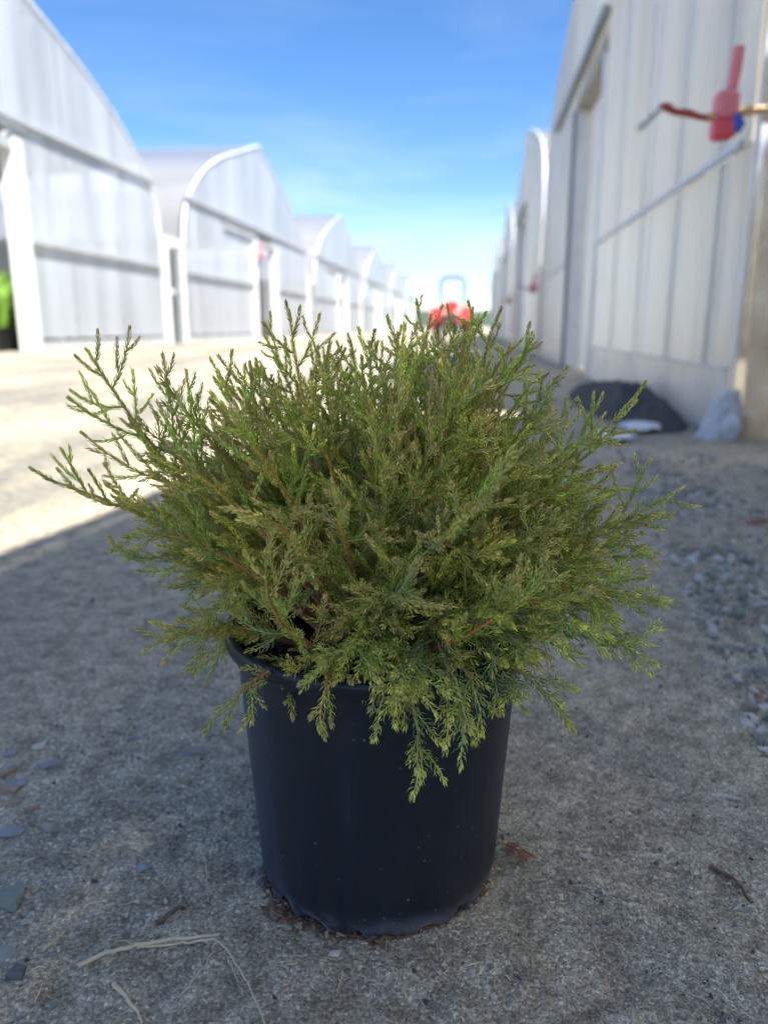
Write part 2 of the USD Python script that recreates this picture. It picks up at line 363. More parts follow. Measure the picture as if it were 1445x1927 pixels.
def ground_z(x, y):
    """Height of the ground: the raised pad, shallow unevenness and, close by, lumps and pits of the packed grit."""
    x, y = np.asarray(x, float), np.asarray(y, float)
    p = np.stack([x, y, 0 * x], -1)
    near = np.clip(1.5 - np.hypot(x + 0.05, y - 0.8) / 2.2, 0, 1)
    flat = 1 - 0.85 * np.exp(-((x + 0.087) ** 2 + (y - 0.67) ** 2) / 0.14 ** 2)      # the pot stands on a flat spot
    z = ground_base(x, y)
    z = z + near * flat * (0.010 * (meshkit.fbm(p * 7.0, 3, 1) - 0.5) + 0.0065 * (meshkit.fbm(p * 38.0, 3, 2) - 0.5) + 0.0045 * (meshkit.fbm(p * 130.0, 2, 3) - 0.5))
    right = smooth01((x - 0.25) / 0.3) * smooth01((y - 0.6) / 0.5) * np.clip(2.2 - y / 2.5, 0, 1)
    z = z + right * 0.012 * (meshkit.fbm(p * 24.0, 3, 5) - 0.5)
    return z


def graded(lo, hi, d, far_lo, far_hi, growth=1.09):
    a = list(np.arange(lo, hi + d / 2, d))
    s, x = d, a[-1]
    while x < far_hi:
        s *= growth; x += s; a.append(x)
    s, x, b = d, a[0], []
    while x > far_lo:
        s *= growth; x -= s; b.append(x)
    return np.array(b[::-1] + a)


gx = graded(-0.62, 0.5, 0.0038, -9000, 9000, 1.07)
gy = graded(0.40, 1.35, 0.0038, -9000, 9000, 1.07)
GX, GY = np.meshgrid(gx, gy, indexing='xy')
g = obj('ground', grid(GX, GY, ground_z(GX, GY)), M['ground'], smooth=True)
tag(g, kind='structure')

# distant hills, a low ridge beyond the end of the road
hx = np.linspace(-3800, 3800, 90)
hy = np.linspace(0, 1500, 12)
HX, HY = np.meshgrid(hx, hy)
HZ = 130 * np.sin(PI * HY / 1500) ** 0.8 * (0.45 + 0.9 * meshkit.fbm(np.stack([HX / 900, HY / 900, 0 * HX], -1), 4, 9)) - 2
h_ = obj('hills', grid(HX, HY + 5200, HZ), M['hill'], smooth=True)
tag(h_, kind='structure')

# ------------------------------------------------------------------ greenhouses
LEFT_X, LEFT_PITCH, LEFT_C = -4.6, 10.25, 6.73
RIGHT_X, RIGHT_PITCH, RIGHT_C = 1.25, 11.6, 9.30


def arch_profile(pts, n=5):
    """Half profile (offset from the centre, height) from the spring to the peak, mirrored to a whole one."""
    p = np.array(pts, float)
    full = np.vstack([np.stack([-p[:, 0], p[:, 1]], 1), np.stack([p[:-1, 0], p[:-1, 1]], 1)[::-1]])
    return full


L_HALF = [(4.67, 0), (4.67, 0.8), (4.67, 1.45), (4.60, 1.85), (4.45, 2.14), (4.2, 2.37), (3.85, 2.62), (3.4, 2.87), (2.7, 3.15), (2.0, 3.36), (1.35, 3.54), (0.6, 3.76), (0, 3.92)]
R_HALF = [(5.45, 0), (5.45, 1.3), (5.45, 2.5), (5.40, 3.05), (5.25, 3.45), (5.0, 3.73), (4.4, 4.05), (3.5, 4.35), (2.5, 4.65), (1.2, 4.97), (0.5, 5.12), (0, 5.20)]


def top_at(half, t):
    p = np.array(half)[2:][::-1]
    return np.interp(np.abs(t), p[:, 0], p[:, 1])


def strip(ys, z0, z1, x=0.0, xoff=None):
    """An upright sheet in the plane x with its own bottom and top line."""
    ys = np.asarray(ys, float)
    z0 = np.broadcast_to(z0, ys.shape); z1 = np.broadcast_to(z1, ys.shape)
    xs = np.full(len(ys), x) if xoff is None else x + xoff
    k = np.linspace(0, 1, 4)[:, None]
    return grid(np.repeat(xs[None], 4, 0), np.repeat(ys[None], 4, 0), z0[None] * (1 - k) + z1[None] * k)


def roof_sheet(half, depth, seed, x0=0.0, skip_side=False):
    p = arch_profile(half)
    if skip_side:
        p = p[2:-2]
    nx = 16
    xs = np.linspace(x0, -depth, nx)
    P = np.repeat(p[None], nx, 0)
    sag = 0.02 * np.sin(np.arange(nx) * PI)[:, None] + 0.015 * (meshkit.noise(np.stack([np.repeat(xs[:, None], len(p), 1), P[..., 0], P[..., 1]], -1) * 1.5, seed) - 0.5)
    return grid(np.repeat(xs[:, None], len(p), 1), P[..., 0], P[..., 1] + sag * (P[..., 1] > 0.3))


def build_left(label, loc):
    t = thing('greenhouse', label, 'greenhouse', loc, 0.0, 'greenhouses along the left side of the road')
    d0, d1, dt = -0.62, 0.92, 1.93                                      # door opening
    obj('roof_cover', roof_sheet(L_HALF, 32, 3, -0.03), M['roof'], t, smooth=50)
    edges = [-4.64, -3.45, -2.25, -1.05, d0, d1, 2.05, 3.3, 4.64]
    for a, b in zip(edges[:-1], edges[1:]):                             # sheets of the end wall
        ys = np.linspace(a + 0.006, b - 0.006, 14)
        z0 = dt + 0.10 if a == d0 else 0.13
        low = 1.12
        if a != d0:
            obj('wall_panel', strip(ys, z0, low - 0.004, 0.012), M['gable'], t)
            obj('wall_panel', strip(ys, low + 0.004, np.minimum(2.27, top_at(L_HALF, ys) - 0.03), 0.016), M['gable'], t)
        z0 = 2.274
        tops = top_at(L_HALF, ys) - 0.03
        keep = tops > z0 + 0.03
        if keep.sum() > 1:
            obj('wall_panel', strip(ys[keep], z0, tops[keep], 0.020), M['gable'], t)
    p = arch_profile(L_HALF)
    q = np.stack([np.full(len(p), 0.02), p[:, 0], p[:, 1]], 1)
    fine = np.concatenate([np.linspace(q[i], q[i + 1], 7)[:-1] for i in range(len(q) - 1)] + [q[-1:]])
    lump = (0.026 + 0.020 * (meshkit.fbm(fine * 2.3, 3, 4) - 0.45)) * np.clip(0.45 + 0.55 * (fine[:, 2] - 1.2) / 0.6, 0.45, 1.0)
    obj('end_arch', tube(fine, lump, 10), M['arch'], t, smooth=60)
    obj('rail', bx(0.03, 0.075, -4.5, 4.5, 2.225, 2.275), M['galv'], t)
    obj('rail', bx(0.03, 0.075, -4.6, d0 - 0.12, 1.09, 1.135), M['galv'], t)
    obj('rail', bx(0.03, 0.075, d1 + 0.23, 4.6, 1.09, 1.135), M['galv'], t)
    obj('door_jamb', bx(-0.06, 0.10, d1, d1 + 0.18, 0, 2.10, 0.01), M['white'], t)
    obj('door_jamb', bx(-0.06, 0.10, d0 - 0.11, d0, 0, 2.10, 0.01), M['white'], t)
    obj('door_header', bx(-0.05, 0.09, d0, d1, dt, dt + 0.10, 0.01), M['galv'], t)
    obj('track', bx(0.08, 0.13, -2.6, d1 + 0.2, 2.12, 2.17), M['grey'], t)
    for y in (-3.9, -2.7, -1.5, 1.75, 2.7, 3.7):                        # studs and rails of the frame behind the sheets
        obj('stud', bx(-0.10, -0.03, y - 0.035, y + 0.035, 0, float(top_at(L_HALF, y)) - 0.06), M['galv'], t)
    obj('cross_bar', bx(-0.16, -0.105, -0.85, 0.8, 3.05, 3.13), M['grey'], t)
    obj('cross_bar', bx(-0.16, -0.105, 1.9, 3.1, 2.38, 2.45), M['grey'], t)
    obj('baseboard', bx(0.0, 0.04, -4.64, d0 - 0.11, 0.0, 0.10), M['galv'], t)
    obj('baseboard', bx(0.0, 0.04, d1 + 0.21, 4.64, 0.0, 0.10), M['galv'], t)
    for k in range(5):
        x = -1.6 - 1.9 * k
        qq = np.stack([np.full(len(p), x), p[:, 0] * 0.985, p[:, 1] - 0.05], 1)
        obj('hoop', tube(qq, 0.03, 6), M['galv'], t, smooth=True)
        obj('cross_tie', tube([(x, -4.3, 2.1), (x, 4.3, 2.1)], 0.022, 6), M['galv'], t)
    return t


left_labels = ['translucent white greenhouse nearest on the left, grassy plants in its doorway', 'second greenhouse on the left, its whole white arch in view',
               'third greenhouse on the left, small pointed arch above the shrub', 'fourth greenhouse on the left, mostly hidden behind the third',
               'fifth greenhouse on the left, a faint small arch', 'farthest faint greenhouse on the left, near the end of the road']
h0 = build_left(left_labels[0], (LEFT_X, LEFT_C, PAD))
for k in range(1, 6):
    dup(h0, (LEFT_X, LEFT_C + LEFT_PITCH * k, PAD), 0.0, left_labels[k])


def corrugated(a, b, z0, z1fun, x, depth=0.016, pitch=0.092):
    n = int((b - a) / pitch * 6)
    ys = np.linspace(a, b, n)
    ph = (ys / pitch) % 1.0
    off = depth * np.clip(1.6 * np.sin(2 * PI * ph), -1, 1) + 0.022 * (meshkit.fbm(np.stack([ys * 2.6, 0 * ys, 0 * ys], -1), 3, 5) - 0.5)
    return strip(ys, z0, z1fun(ys), x, off)


def build_right(label, loc):
    """Facade in the local plane x = 0, the house behind it at negative x; turned to face the road."""
    t = thing('greenhouse', label, 'greenhouse', loc, PI, 'greenhouses along the right side of the road')
    d0, d1, dt = -0.98, 0.92, 3.05
    obj('roof_cover', roof_sheet(R_HALF, 30, 6, -0.03, True), M['roof'], t, smooth=50)
    for sgn in (-1, 1):
        n = 22
        X, Z = np.meshgrid(np.linspace(-0.02, -30, n), np.linspace(-0.02, 2.5, 12), indexing='ij')
        Y = sgn * (5.45 + 0.05 * (meshkit.noise(np.stack([X * 1.3, Z * 1.8, 0 * X], -1), 8) - 0.5) + 0.05 * np.exp(-((Z - 0.1) / 0.2) ** 2))
        obj('side_wall', grid(X, Y, Z), M['side'], t, smooth=True)
    edges = [-5.42, -4.6, -3.5, -2.55, -1.75, d0, d1, 1.55, 2.4, 3.45, 4.2, 4.85, 5.42]
    for i, (a, b) in enumerate(zip(edges[:-1], edges[1:])):
        lift = 0.004 * (i % 2)
        if a != d0:
            obj('wall_panel', corrugated(a - 0.012, b + 0.012, 0.33, lambda y: np.full(len(y), 1.315), 0.03 + lift), M['corrugated'], t, smooth=True)
            obj('wall_panel', corrugated(a - 0.012, b + 0.012, 1.325, lambda y: np.minimum(3.33, top_at(R_HALF, y) - 0.03), 0.045 + lift), M['corrugated'], t, smooth=True)
        obj('wall_panel', corrugated(a - 0.012, b + 0.012, 3.34, lambda y: np.maximum(3.36, top_at(R_HALF, y) - 0.03), 0.06 + lift), M['corrugated'], t, smooth=True)
    p = arch_profile(R_HALF)
    q = np.stack([np.full(len(p), 0.03), p[:, 0], p[:, 1]], 1)
    fine = np.concatenate([np.linspace(q[i], q[i + 1], 7)[:-1] for i in range(len(q) - 1)] + [q[-1:]])
    lump = (0.034 + 0.02 * (meshkit.fbm(fine * 2.1, 3, 14) - 0.45)) * np.clip(0.3 + 0.7 * (fine[:, 2] - 2.3) / 0.6, 0.3, 1.0)
    obj('end_arch', tube(fine, lump, 10), M['arch'], t, smooth=60)
    obj('rail', bx(0.065, 0.095, d1 + 0.1, 5.40, 1.307, 1.333), M['galv'], t)
    obj('rail', bx(0.065, 0.095, -5.40, d0 - 0.1, 1.307, 1.333), M['galv'], t)
    obj('door_track', bx(0.085, 0.16, -3.2, d1 + 0.3, 3.30, 3.38), M['grey'], t)
    obj('door_jamb', bx(-0.12, 0.085, d1, d1 + 0.09, 0.0, dt, 0.006), M['white'], t)
    obj('door_jamb', bx(-0.12, 0.085, d0 - 0.09, d0, 0.0, dt, 0.006), M['white'], t)
    obj('door_header', bx(-0.12, 0.10, d0 - 0.09, d1 + 0.09, dt + 0.003, dt + 0.14, 0.006), M['soffit'], t)
    obj('door_trim', bx(0.088, 0.125, d0 - 0.16, d0 - 0.03, 0.0, dt, 0.006), M['grey'], t)
    obj('door', corrugated(d0 + 0.01, d1 - 0.01, 0.05, lambda y: np.full(len(y), dt - 0.01), -0.10), M['gable'], t, smooth=True)
    for a, b in ((-5.42, d0 - 0.10), (d1 + 0.10, 5.42)):                # smooth skirt along the ground
        ys = np.linspace(a, b, 40)
        n = meshkit.noise(np.stack([ys * 2, 0 * ys, 0 * ys], -1), 3)
        obj('skirt', strip(ys, -0.03, 0.325, 0.035, 0.02 * (n - 0.5)), M['kick'], t, smooth=True)
        obj('skirt_lath', bx(0.050, 0.062, a, b, 0.318, 0.334), M['galv'], t)
    for y in (-4.9, -4.0, -3.0, -2.0, 2.1, 3.1, 4.1, 4.95):
        obj('stud', bx(-0.10, -0.03, y - 0.035, y + 0.035, 0, float(top_at(R_HALF, y)) - 0.08), M['galv'], t)
    for k in range(5):
        x = -1.6 - 1.9 * k
        qq = np.stack([np.full(len(p), x), p[:, 0] * 0.985, p[:, 1] - 0.05], 1)
        obj('hoop', tube(qq, 0.03, 6), M['galv'], t, smooth=True)
    return t


right_labels = ['corrugated greenhouse nearest on the right, with the tall framed doorway', 'second greenhouse on the right, its white arch end catching the sun',
                'third greenhouse on the right, narrow strip against the sky', 'fourth greenhouse on the right, far down the road', 'farthest greenhouse on the right, at the end of the road']
r0 = build_right(right_labels[0], (RIGHT_X, RIGHT_C, 0))
for k in range(1, 5):
    dup(r0, (RIGHT_X, RIGHT_C + RIGHT_PITCH * k, 0), PI, right_labels[k])
dup(r0, (RIGHT_X, RIGHT_C - RIGHT_PITCH, 0), PI, 'greenhouse beside the camera on the right, seen only by the shade it casts')


# gutters and posts in the gaps between the left-hand houses
def build_gap(label, loc):
    t = thing('gutter', label, 'gutter', loc, 0.0, 'gutters between the greenhouses on the left')
    prof = [(-0.42, 0.0), (-0.30, -0.09), (0.30, -0.09), (0.42, 0.0)]
    xs = [0.02, -30]
    obj('channel', trimesh.Trimesh(np.array([(x, y, 1.52 + z) for x in xs for y, z in prof]), np.vstack([[(i, i + 1, i + 5), (i, i + 5, i + 4)] for i in range(3)]).reshape(-1, 3), process=False), M['galv'], t)
    obj('end_cap', bx(0.02, 0.06, -0.43, 0.43, 1.40, 1.56), M['white'], t)
    obj('downpipe', tube([(0.09, -0.06, 1.42), (0.09, -0.06, 0.0)], 0.05, 12), M['grey'], t, smooth=60)
    obj('post', bx(-0.04, 0.08, 0.24, 0.33, 0.0, 1.40, 0.01), M['white'], t)
    obj('post', bx(-0.04, 0.08, -0.38, -0.31, 0.0, 1.40, 0.01), M['white'], t)
    obj('brace', bx(-0.02, 0.06, -0.28, 0.22, 0.74, 0.81), M['white'], t)
    ys = np.linspace(-0.42, 0.42, 6)
    obj('infill', strip(ys, 0.0, 1.43, -0.35), M['gable'], t)
    return t


gap_labels = ['white gutter end and grey downpipe between the first two greenhouses on the left', 'white gutter end between the second and third greenhouses on the left',
              'small white gutter end between the third and fourth greenhouses on the left', 'tiny white gutter end between the fourth and fifth greenhouses on the left']
gap0 = build_gap(gap_labels[0], (LEFT_X, LEFT_C + LEFT_PITCH / 2, PAD))
for k in range(1, 4):
    dup(gap0, (LEFT_X, LEFT_C + LEFT_PITCH * (k + 0.5), PAD), 0.0, gap_labels[k])


# ------------------------------------------------------------------ red hose valves on pipe ends
def build_valve(label, loc, rotz=0.0):
    """Origin at the middle of the body; the pipe comes from +x, the arm points to -x."""
    t = thing('hose_valve', label, 'hose valve', loc, rotz, 'red hose valves at the greenhouse corners')
    up = bx(-0.048, 0.040, -0.045, 0.045, -0.015, 0.085, 0.014)
    lo = bx(-0.052, 0.040, -0.045, 0.045, -0.092, -0.012, 0.016)
    obj('body', up, M['pink'], t, smooth=30)
    obj('body_base', lo, M['red'], t, smooth=30)
    obj('handle', tube([(0.012, 0, 0.07), (0.020, 0, 0.15), (0.026, 0, 0.245)], [0.021, 0.022, 0.023], 14), M['pink'], t, smooth=50)
    arm = tube([(-0.05, -0.01, -0.012), (-0.10, -0.01, -0.006), (-0.15, -0.01, 0.010), (-0.20, -0.008, 0.016), (-0.235, -0.008, 0.036), (-0.262, -0.008, 0.034)],
               [0.013, 0.012, 0.016, 0.013, 0.018, 0.012], 10)
    obj('arm', arm, M['rust'], t, smooth=40)
    obj('nozzle', tube([(-0.255, -0.008, 0.03), (-0.30, -0.02, -0.012), (-0.345, -0.03, -0.052)], [0.012, 0.013, 0.014], 12), M['ivory'], t, smooth=50)
    obj('coupling', tube([(-0.075, -0.02, -0.012), (-0.045, -0.02, -0.012)], 0.017, 10), M['brass'], t, smooth=50)
    obj('outlet', cat(tube([(0.036, -0.03, -0.07), (0.036, -0.03, -0.008)], 0.022, 12), tube([(0.036, -0.03, -0.04), (0.05, -0.055, -0.045)], 0.016, 10)), M['blue'], t, smooth=50)
    obj('supply_pipe', cat(tube([(0.03, 0, 0.01), (0.16, 0, 0.016)], 0.014, 10), tube([(0.07, 0, 0.012), (0.10, 0, 0.013)], 0.020, 6)), M['brass'], t, smooth=50)
    obj('pipe', tube([(0.155, 0, 0.016), (0.33, 0, 0.012), (0.36, 0, -0.03), (0.36, 0, -1.36)], 0.022, 12), M['galv'], t, smooth=50)
    return t


v0 = build_valve('red hose valve with upright handle on a pipe, close at the right edge', (0.978, 3.50, 1.345))
dup(v0, (1.05, 3.50 + RIGHT_PITCH - 0.2, 1.22), 0.0, 'red hose valve farther along, by the second greenhouse on the right')
dup(v0, (1.08, 3.50 + 2 * RIGHT_PITCH - 0.7, 1.36), 0.0, 'faint red hose valve farthest off, by the third greenhouse on the right')
dup(v0, (-4.43, 16.30, 1.96), PI / 2, 'small red hose valve on the door jamb of the second greenhouse on the left')

# ------------------------------------------------------------------ plants seen through the near left doorway, crops behind the film
rng = np.random.default_rng(5)


def grass_pot_meshes(seed):
    r = np.random.default_rng(seed)
    pot = lathe([(0.0, 0.0), (0.12, 0.0), (0.14, 0.24), (0.145, 0.245), (0.13, 0.24), (0.0, 0.22)], 16)
    n = 260
    a = r.uniform(0, 2 * PI, n); rad = 0.11 * np.sqrt(r.uniform(0, 1, n))
    base = np.stack([rad * np.cos(a), rad * np.sin(a), np.full(n, 0.22)], 1)
    lean = r.normal(0, 0.10, (n, 2)) + 0.6 * base[:, :2]
    hgt = r.uniform(0.35, 0.68, n)
    mid = base + np.stack([lean[:, 0] * 0.4, lean[:, 1] * 0.4, hgt * 0.6], 1)
    tip = base + np.stack([lean[:, 0] * 1.6, lean[:, 1] * 1.6, hgt], 1)
    w = np.stack([-np.sin(a + 1), np.cos(a + 1), 0 * a], 1) * 0.006
    V = np.stack([base - w, base + w, mid - w, mid + w, tip], 1).reshape(-1, 3)
    o = np.arange(n)[:, None] * 5
    F = np.vstack([o + [0, 1, 3], o + [0, 3, 2], o + [2, 3, 4]])
    return pot, trimesh.Trimesh(V, F, process=False)


gp = None
spots = [(-5.0, 7.75), (-5.05, 8.10), (-5.3, 7.95), (-5.35, 8.35), (-5.35, 8.70), (-5.7, 8.6), (-5.7, 9.0), (-4.98, 7.40)]
for i, (x, y) in enumerate(spots):
    lab = 'bright green grassy plant in a black pot inside the near left doorway'
    if gp is None:
        gp = thing('grass_plant', lab, 'plant', (x, y, PAD), 0.3, 'grassy plants inside the near left doorway')
        a_, b_ = grass_pot_meshes(1)
        obj('pot', a_, M['black_pot'], gp, smooth=40)
        obj('blades', b_, M['grassy'], gp)
    else:
        dup(gp, (x, y, PAD), 1.3 * i, lab)


def leaf_mass(x0, x1, y0, y1, z0, z1, n, seed, size=0.05):
    r = np.random.default_rng(seed)
    c = np.stack([r.uniform(x0, x1, n), r.uniform(y0, y1, n), 0 * r.uniform(0, 1, n)], 1)
    top = z1 - 0.35 * (z1 - z0) * meshkit.noise(np.stack([c[:, 0] * 3, c[:, 1] * 3, 0 * c[:, 0]], -1), seed)
    c[:, 2] = z0 + (top - z0) * r.uniform(0, 1, n) ** 0.6
    d = r.normal(size=(n, 3)); d[:, 2] = np.abs(d[:, 2]); d /= np.linalg.norm(d, axis=1, keepdims=True)
    s = np.cross(d, r.normal(size=(n, 3))); s /= np.linalg.norm(s, axis=1, keepdims=True)
    L = size * r.uniform(0.6, 1.4, n)[:, None]
    V = np.stack([c, c + d * L * 0.5 + s * L * 0.22, c + d * L, c + d * L * 0.5 - s * L * 0.22], 1).reshape(-1, 3)
    o = np.arange(n)[:, None] * 4
    return trimesh.Trimesh(V, np.vstack([o + [0, 1, 2], o + [0, 2, 3]]), process=False)


crop = leaf_mass(-7.6, -4.95, 9.0, 11.1, PAD, PAD + 0.95, 5000, 4, 0.10)
c1 = obj('nursery_crop', crop, M['crop'])
tag(c1, 'dark green crop showing dimly through the film of the nearest left greenhouse', 'crop', kind='stuff')
crop2 = leaf_mass(-8.6, -5.05, 12.6, 16.0, PAD, PAD + 0.75, 6000, 6, 0.10)
c2 = obj('nursery_crop', crop2, M['crop'])
tag(c2, 'green crop showing dimly through the film of the second left greenhouse', 'crop', kind='stuff')

# ------------------------------------------------------------------ soil heap, white sheets added as light patches along the right wall
n = 110
U, W = np.meshgrid(np.linspace(-1, 1, n), np.linspace(-1, 1, n))
R = np.sqrt(U ** 2 + W ** 2)
hh = np.clip(1 - R ** 2.2, 0, None) ** 0.8
nz = meshkit.fbm(np.stack([U * 3.2, W * 4.2, 0 * U], -1), 6, 21)
HZ = 0.155 * hh * (0.45 + 1.1 * nz) - 0.02
heap = grid(0.98 + 0.29 * U, 5.4 + 1.5 * W, HZ)
tag(obj('soil_heap', heap, M['heap'], smooth=True), 'low black heap of potting soil against the foot of the right-hand wall', 'soil heap')
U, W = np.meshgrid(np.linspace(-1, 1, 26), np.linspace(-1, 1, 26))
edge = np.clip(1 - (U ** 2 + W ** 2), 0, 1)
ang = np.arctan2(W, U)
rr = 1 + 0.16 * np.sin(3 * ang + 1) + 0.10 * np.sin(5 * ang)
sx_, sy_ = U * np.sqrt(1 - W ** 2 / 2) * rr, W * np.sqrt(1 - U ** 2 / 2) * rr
light_patch = grid(0.86 + 0.10 * sx_, 4.06 + 0.16 * sy_, 0.012 + 0.025 * meshkit.fbm(np.stack([U * 2, W * 2, 0 * U], -1), 3, 8) + 0.02 * edge)
tag(obj('light_patch_sheet', light_patch, M['light_patch'], smooth=True), 'white crumpled sheet added for the patch of light in front of the black soil heap', 'light patch')
light_patch2 = grid(0.66 + 0.10 * sx_, 3.72 + 0.13 * sy_, 0.012 + 0.02 * meshkit.fbm(np.stack([U * 2 + 5, W * 2, 0 * U], -1), 3, 18) + 0.02 * edge)
tag(obj('light_patch_sheet', light_patch2, M['light_patch'], smooth=True), 'white sheet added for a patch of light, half hidden behind the right tips of the shrub', 'light patch')
za, ta = np.meshgrid(np.linspace(0, 1, 26), np.linspace(0, 2 * PI, 49), indexing='ij')
rad = 0.030 + 0.070 * (1 - za) ** 1.1 + 0.018 * np.sin(5 * ta + 4 * za) * (1 - 0.6 * za) + 0.11 * (meshkit.fbm(np.stack([np.cos(ta) * 2.5, np.sin(ta) * 1.5, za * 3], -1), 3, 3) - 0.5)
tail = grid(1.235 + rad * np.cos(ta) - 0.05 * (1 - za), 3.86 + rad * np.sin(ta), -0.01 + 0.24 * za)
tag(obj('film_bundle', tail, M['kick'], smooth=True), 'gathered pale plastic film slumped at the corner of the nearest right greenhouse', 'plastic film')

# ------------------------------------------------------------------ tractor at the end of the road
tr = thing('tractor', 'small red tractor with a dark roll bar at the end of the road', 'tractor', (-0.80, 28.0, 0.0))


def wheel(x, y, r_, w_):
    tyre = lathe([(r_ * 0.55, -w_ / 2), (r_ * 0.9, -w_ / 2), (r_, -w_ * 0.3), (r_, w_ * 0.3), (r_ * 0.9, w_ / 2), (r_ * 0.55, w_ / 2), (r_ * 0.55, -w_ / 2)], 28)
    lugs = [move(bx(-0.03, 0.03, -w_ * 0.45, w_ * 0.45, r_ - 0.02, r_ + 0.03), rot=(0, 0, 0)) for _ in range(1)]
    parts = [move(tyre, rot=(0, PI / 2, 0))]
    for k in range(16):
        l = bx(-w_ * 0.45, w_ * 0.45, -0.03, 0.03, r_ - 0.02, r_ + 0.035)
        l.apply_transform(trimesh.transformations.rotation_matrix(2 * PI * k / 16, [1, 0, 0]))
        parts.append(l)
    rim = move(lathe([(0.0, -w_ * 0.2), (r_ * 0.3, -w_ * 0.25), (r_ * 0.56, -w_ * 0.4), (r_ * 0.56, w_ * 0.4), (r_ * 0.3, w_ * 0.25), (0.0, w_ * 0.2)], 24), rot=(0, PI / 2, 0))
    a = obj('wheel', move(cat(*parts), (x, y, r_)), M['rubber'], tr)
    obj('rim', move(rim, (x, y, r_)), M['white'], a)


for s in (-1, 1):
    wheel(s * 0.52, 0.45, 0.55, 0.30)
    wheel(s * 0.46, -1.05, 0.34, 0.20)
    a = np.linspace(-0.15, PI * 0.75, 14)
    fx = np.array([s * 0.36, s * 0.72])
    P = np.stack([np.zeros(14), 0.45 - 0.66 * np.cos(a), 0.55 + 0.66 * np.sin(a)], 1)
    fender = cat(*[trimesh.convex.convex_hull(np.vstack([P[i] + [x, 0, 0] for x in fx] + [P[i + 1] + [x, 0, 0] for x in fx] + [P[i] * [1, 0.99, 0.99] + [x, 0, -0.03] for x in fx] + [P[i + 1] * [1, 0.99, 0.99] + [x, 0, -0.03] for x in fx])) for i in range(13)])
    obj('fender', fender, M['tractor_red'], tr)
    obj('headlight', move(trimesh.creation.icosphere(2, 0.075), (s * 0.20, -1.53, 0.98)), M['white'], tr, smooth=True)
obj('hood', cat(bx(-0.30, 0.30, -1.55, -0.20, 0.62, 1.22, 0.08), bx(-0.24, 0.24, -1.50, -0.3, 1.15, 1.28, 0.05)), M['tractor_red'], tr)
obj('grille', bx(-0.20, 0.20, -1.575, -1.54, 0.66, 0.92), M['rops'], tr)
obj('chassis', bx(-0.22, 0.22, -1.35, 0.7, 0.38, 0.66), M['rops'], tr)
obj('seat', cat(bx(-0.22, 0.22, 0.30, 0.68, 0.98, 1.08, 0.03), bx(-0.22, 0.22, 0.62, 0.72, 1.05, 1.42, 0.03)), M['rubber'], tr)
obj('steering_wheel', move(trimesh.creation.torus(0.19, 0.02, 24, 8), (0, 0.02, 1.30), (0.6, 0, 0)), M['rops'], tr, smooth=True)
obj('roll_bar', tube([(-0.42, 0.75, 0.6), (-0.42, 0.75, 1.9), (-0.40, 0.75, 2.14), (-0.32, 0.75, 2.24), (0.32, 0.75, 2.24), (0.40, 0.75, 2.14), (0.42, 0.75, 1.9), (0.42, 0.75, 0.6)], 0.055, 10), M['rops'], tr, smooth=50)

# ------------------------------------------------------------------ the pot
PX, PY = -0.082, 0.671
POT_H, R_TOP, R_BOT = 0.257, 0.1335, 0.1150
pot = thing('plant_pot', 'dark navy plastic nursery pot with scalloped bottom edge holding the shrub', 'plant pot', (PX, PY, 0.0), YAW)
zs = np.concatenate([[0.0, 0.003, 0.008, 0.016, 0.028], np.linspace(0.045, 0.238, 14)])


def outer_r(z):
    z = np.asarray(z, float)
    return R_BOT + (R_TOP - 0.003 - R_BOT) * (z / 0.24) - 0.0045 * np.exp(-z / 0.008)


prof = [(outer_r(z), z) for z in zs] + [(outer_r(0.238) - 0.0025, 0.238)] + [(outer_r(z) - 0.0025, z) for z in zs[::-1]]
prof.append(prof[0])


def scallop(V, a):
    """Worn drainage notches around the bottom edge: the lowest rows rise in shallow uneven arches."""
    r = np.random.default_rng(8)
    lift = np.zeros_like(a)
    for c, w, h in [(-PI / 2 - 0.86, .10, .010), (-PI / 2 - 0.55, .13, .007), (-PI / 2 - 0.16, .055, .008), (-PI / 2 + 0.10, .085, .0045), (-PI / 2 + 0.42, .11, .006), (-PI / 2 + 0.72, .07, .010), (-PI / 2 + 1.1, .1, .008)] + \
            [(x, .1, .008) for x in np.arange(0.2, 2.9, 0.42)]:
        d = (a - c + PI) % (2 * PI) - PI
        lift = np.maximum(lift, h * np.clip(1 - (d / w) ** 2, 0, 1) ** 0.6)
    lift = lift + 0.0012 * (np.sin(a * 23) + np.sin(a * 37 + 1)) * 0.5 + 0.0012
    z = V[..., 2]
    V[..., 2] = z + lift[None] * np.clip(1 - z / 0.03, 0, 1) ** 1.5
    return V


obj('body', lathe(prof, 260, scallop), M['pot'], pot, smooth=40)
r0_, r1_ = outer_r(0.236), R_TOP + 0.0075
rim_prof = [(r0_ - 0.001, 0.2335), (r0_ + 0.0012, 0.2290), (r0_ + 0.0022, 0.2300), (r0_ + 0.0026, 0.2425), (r1_ - 0.001, 0.2435), (r1_, 0.2455), (r1_ + 0.0006, 0.2525), (r1_ - 0.0008, 0.2560), (r1_ - 0.0035, 0.2575), (r1_ - 0.0065, 0.2565), (r1_ - 0.0080, 0.2540), (R_TOP - 0.0055, 0.2400), (R_TOP - 0.006, 0.2335), (r0_ - 0.001, 0.2335)]
obj('rim', lathe(rim_prof, 160), M['pot'], pot, smooth=50)

# potting mix, fertiliser, bark
SOIL_Z = 0.205


def soil_h(x, y):
    r = np.hypot(x, y)
    p = np.stack([x, y, 0 * x], -1)
    return SOIL_Z + 0.014 * np.exp(-(r / 0.05) ** 2) + 0.010 * (meshkit.fbm(p * 35, 3, 31) - 0.5) + 0.007 * (meshkit.fbm(p * 120, 3, 32) - 0.5)


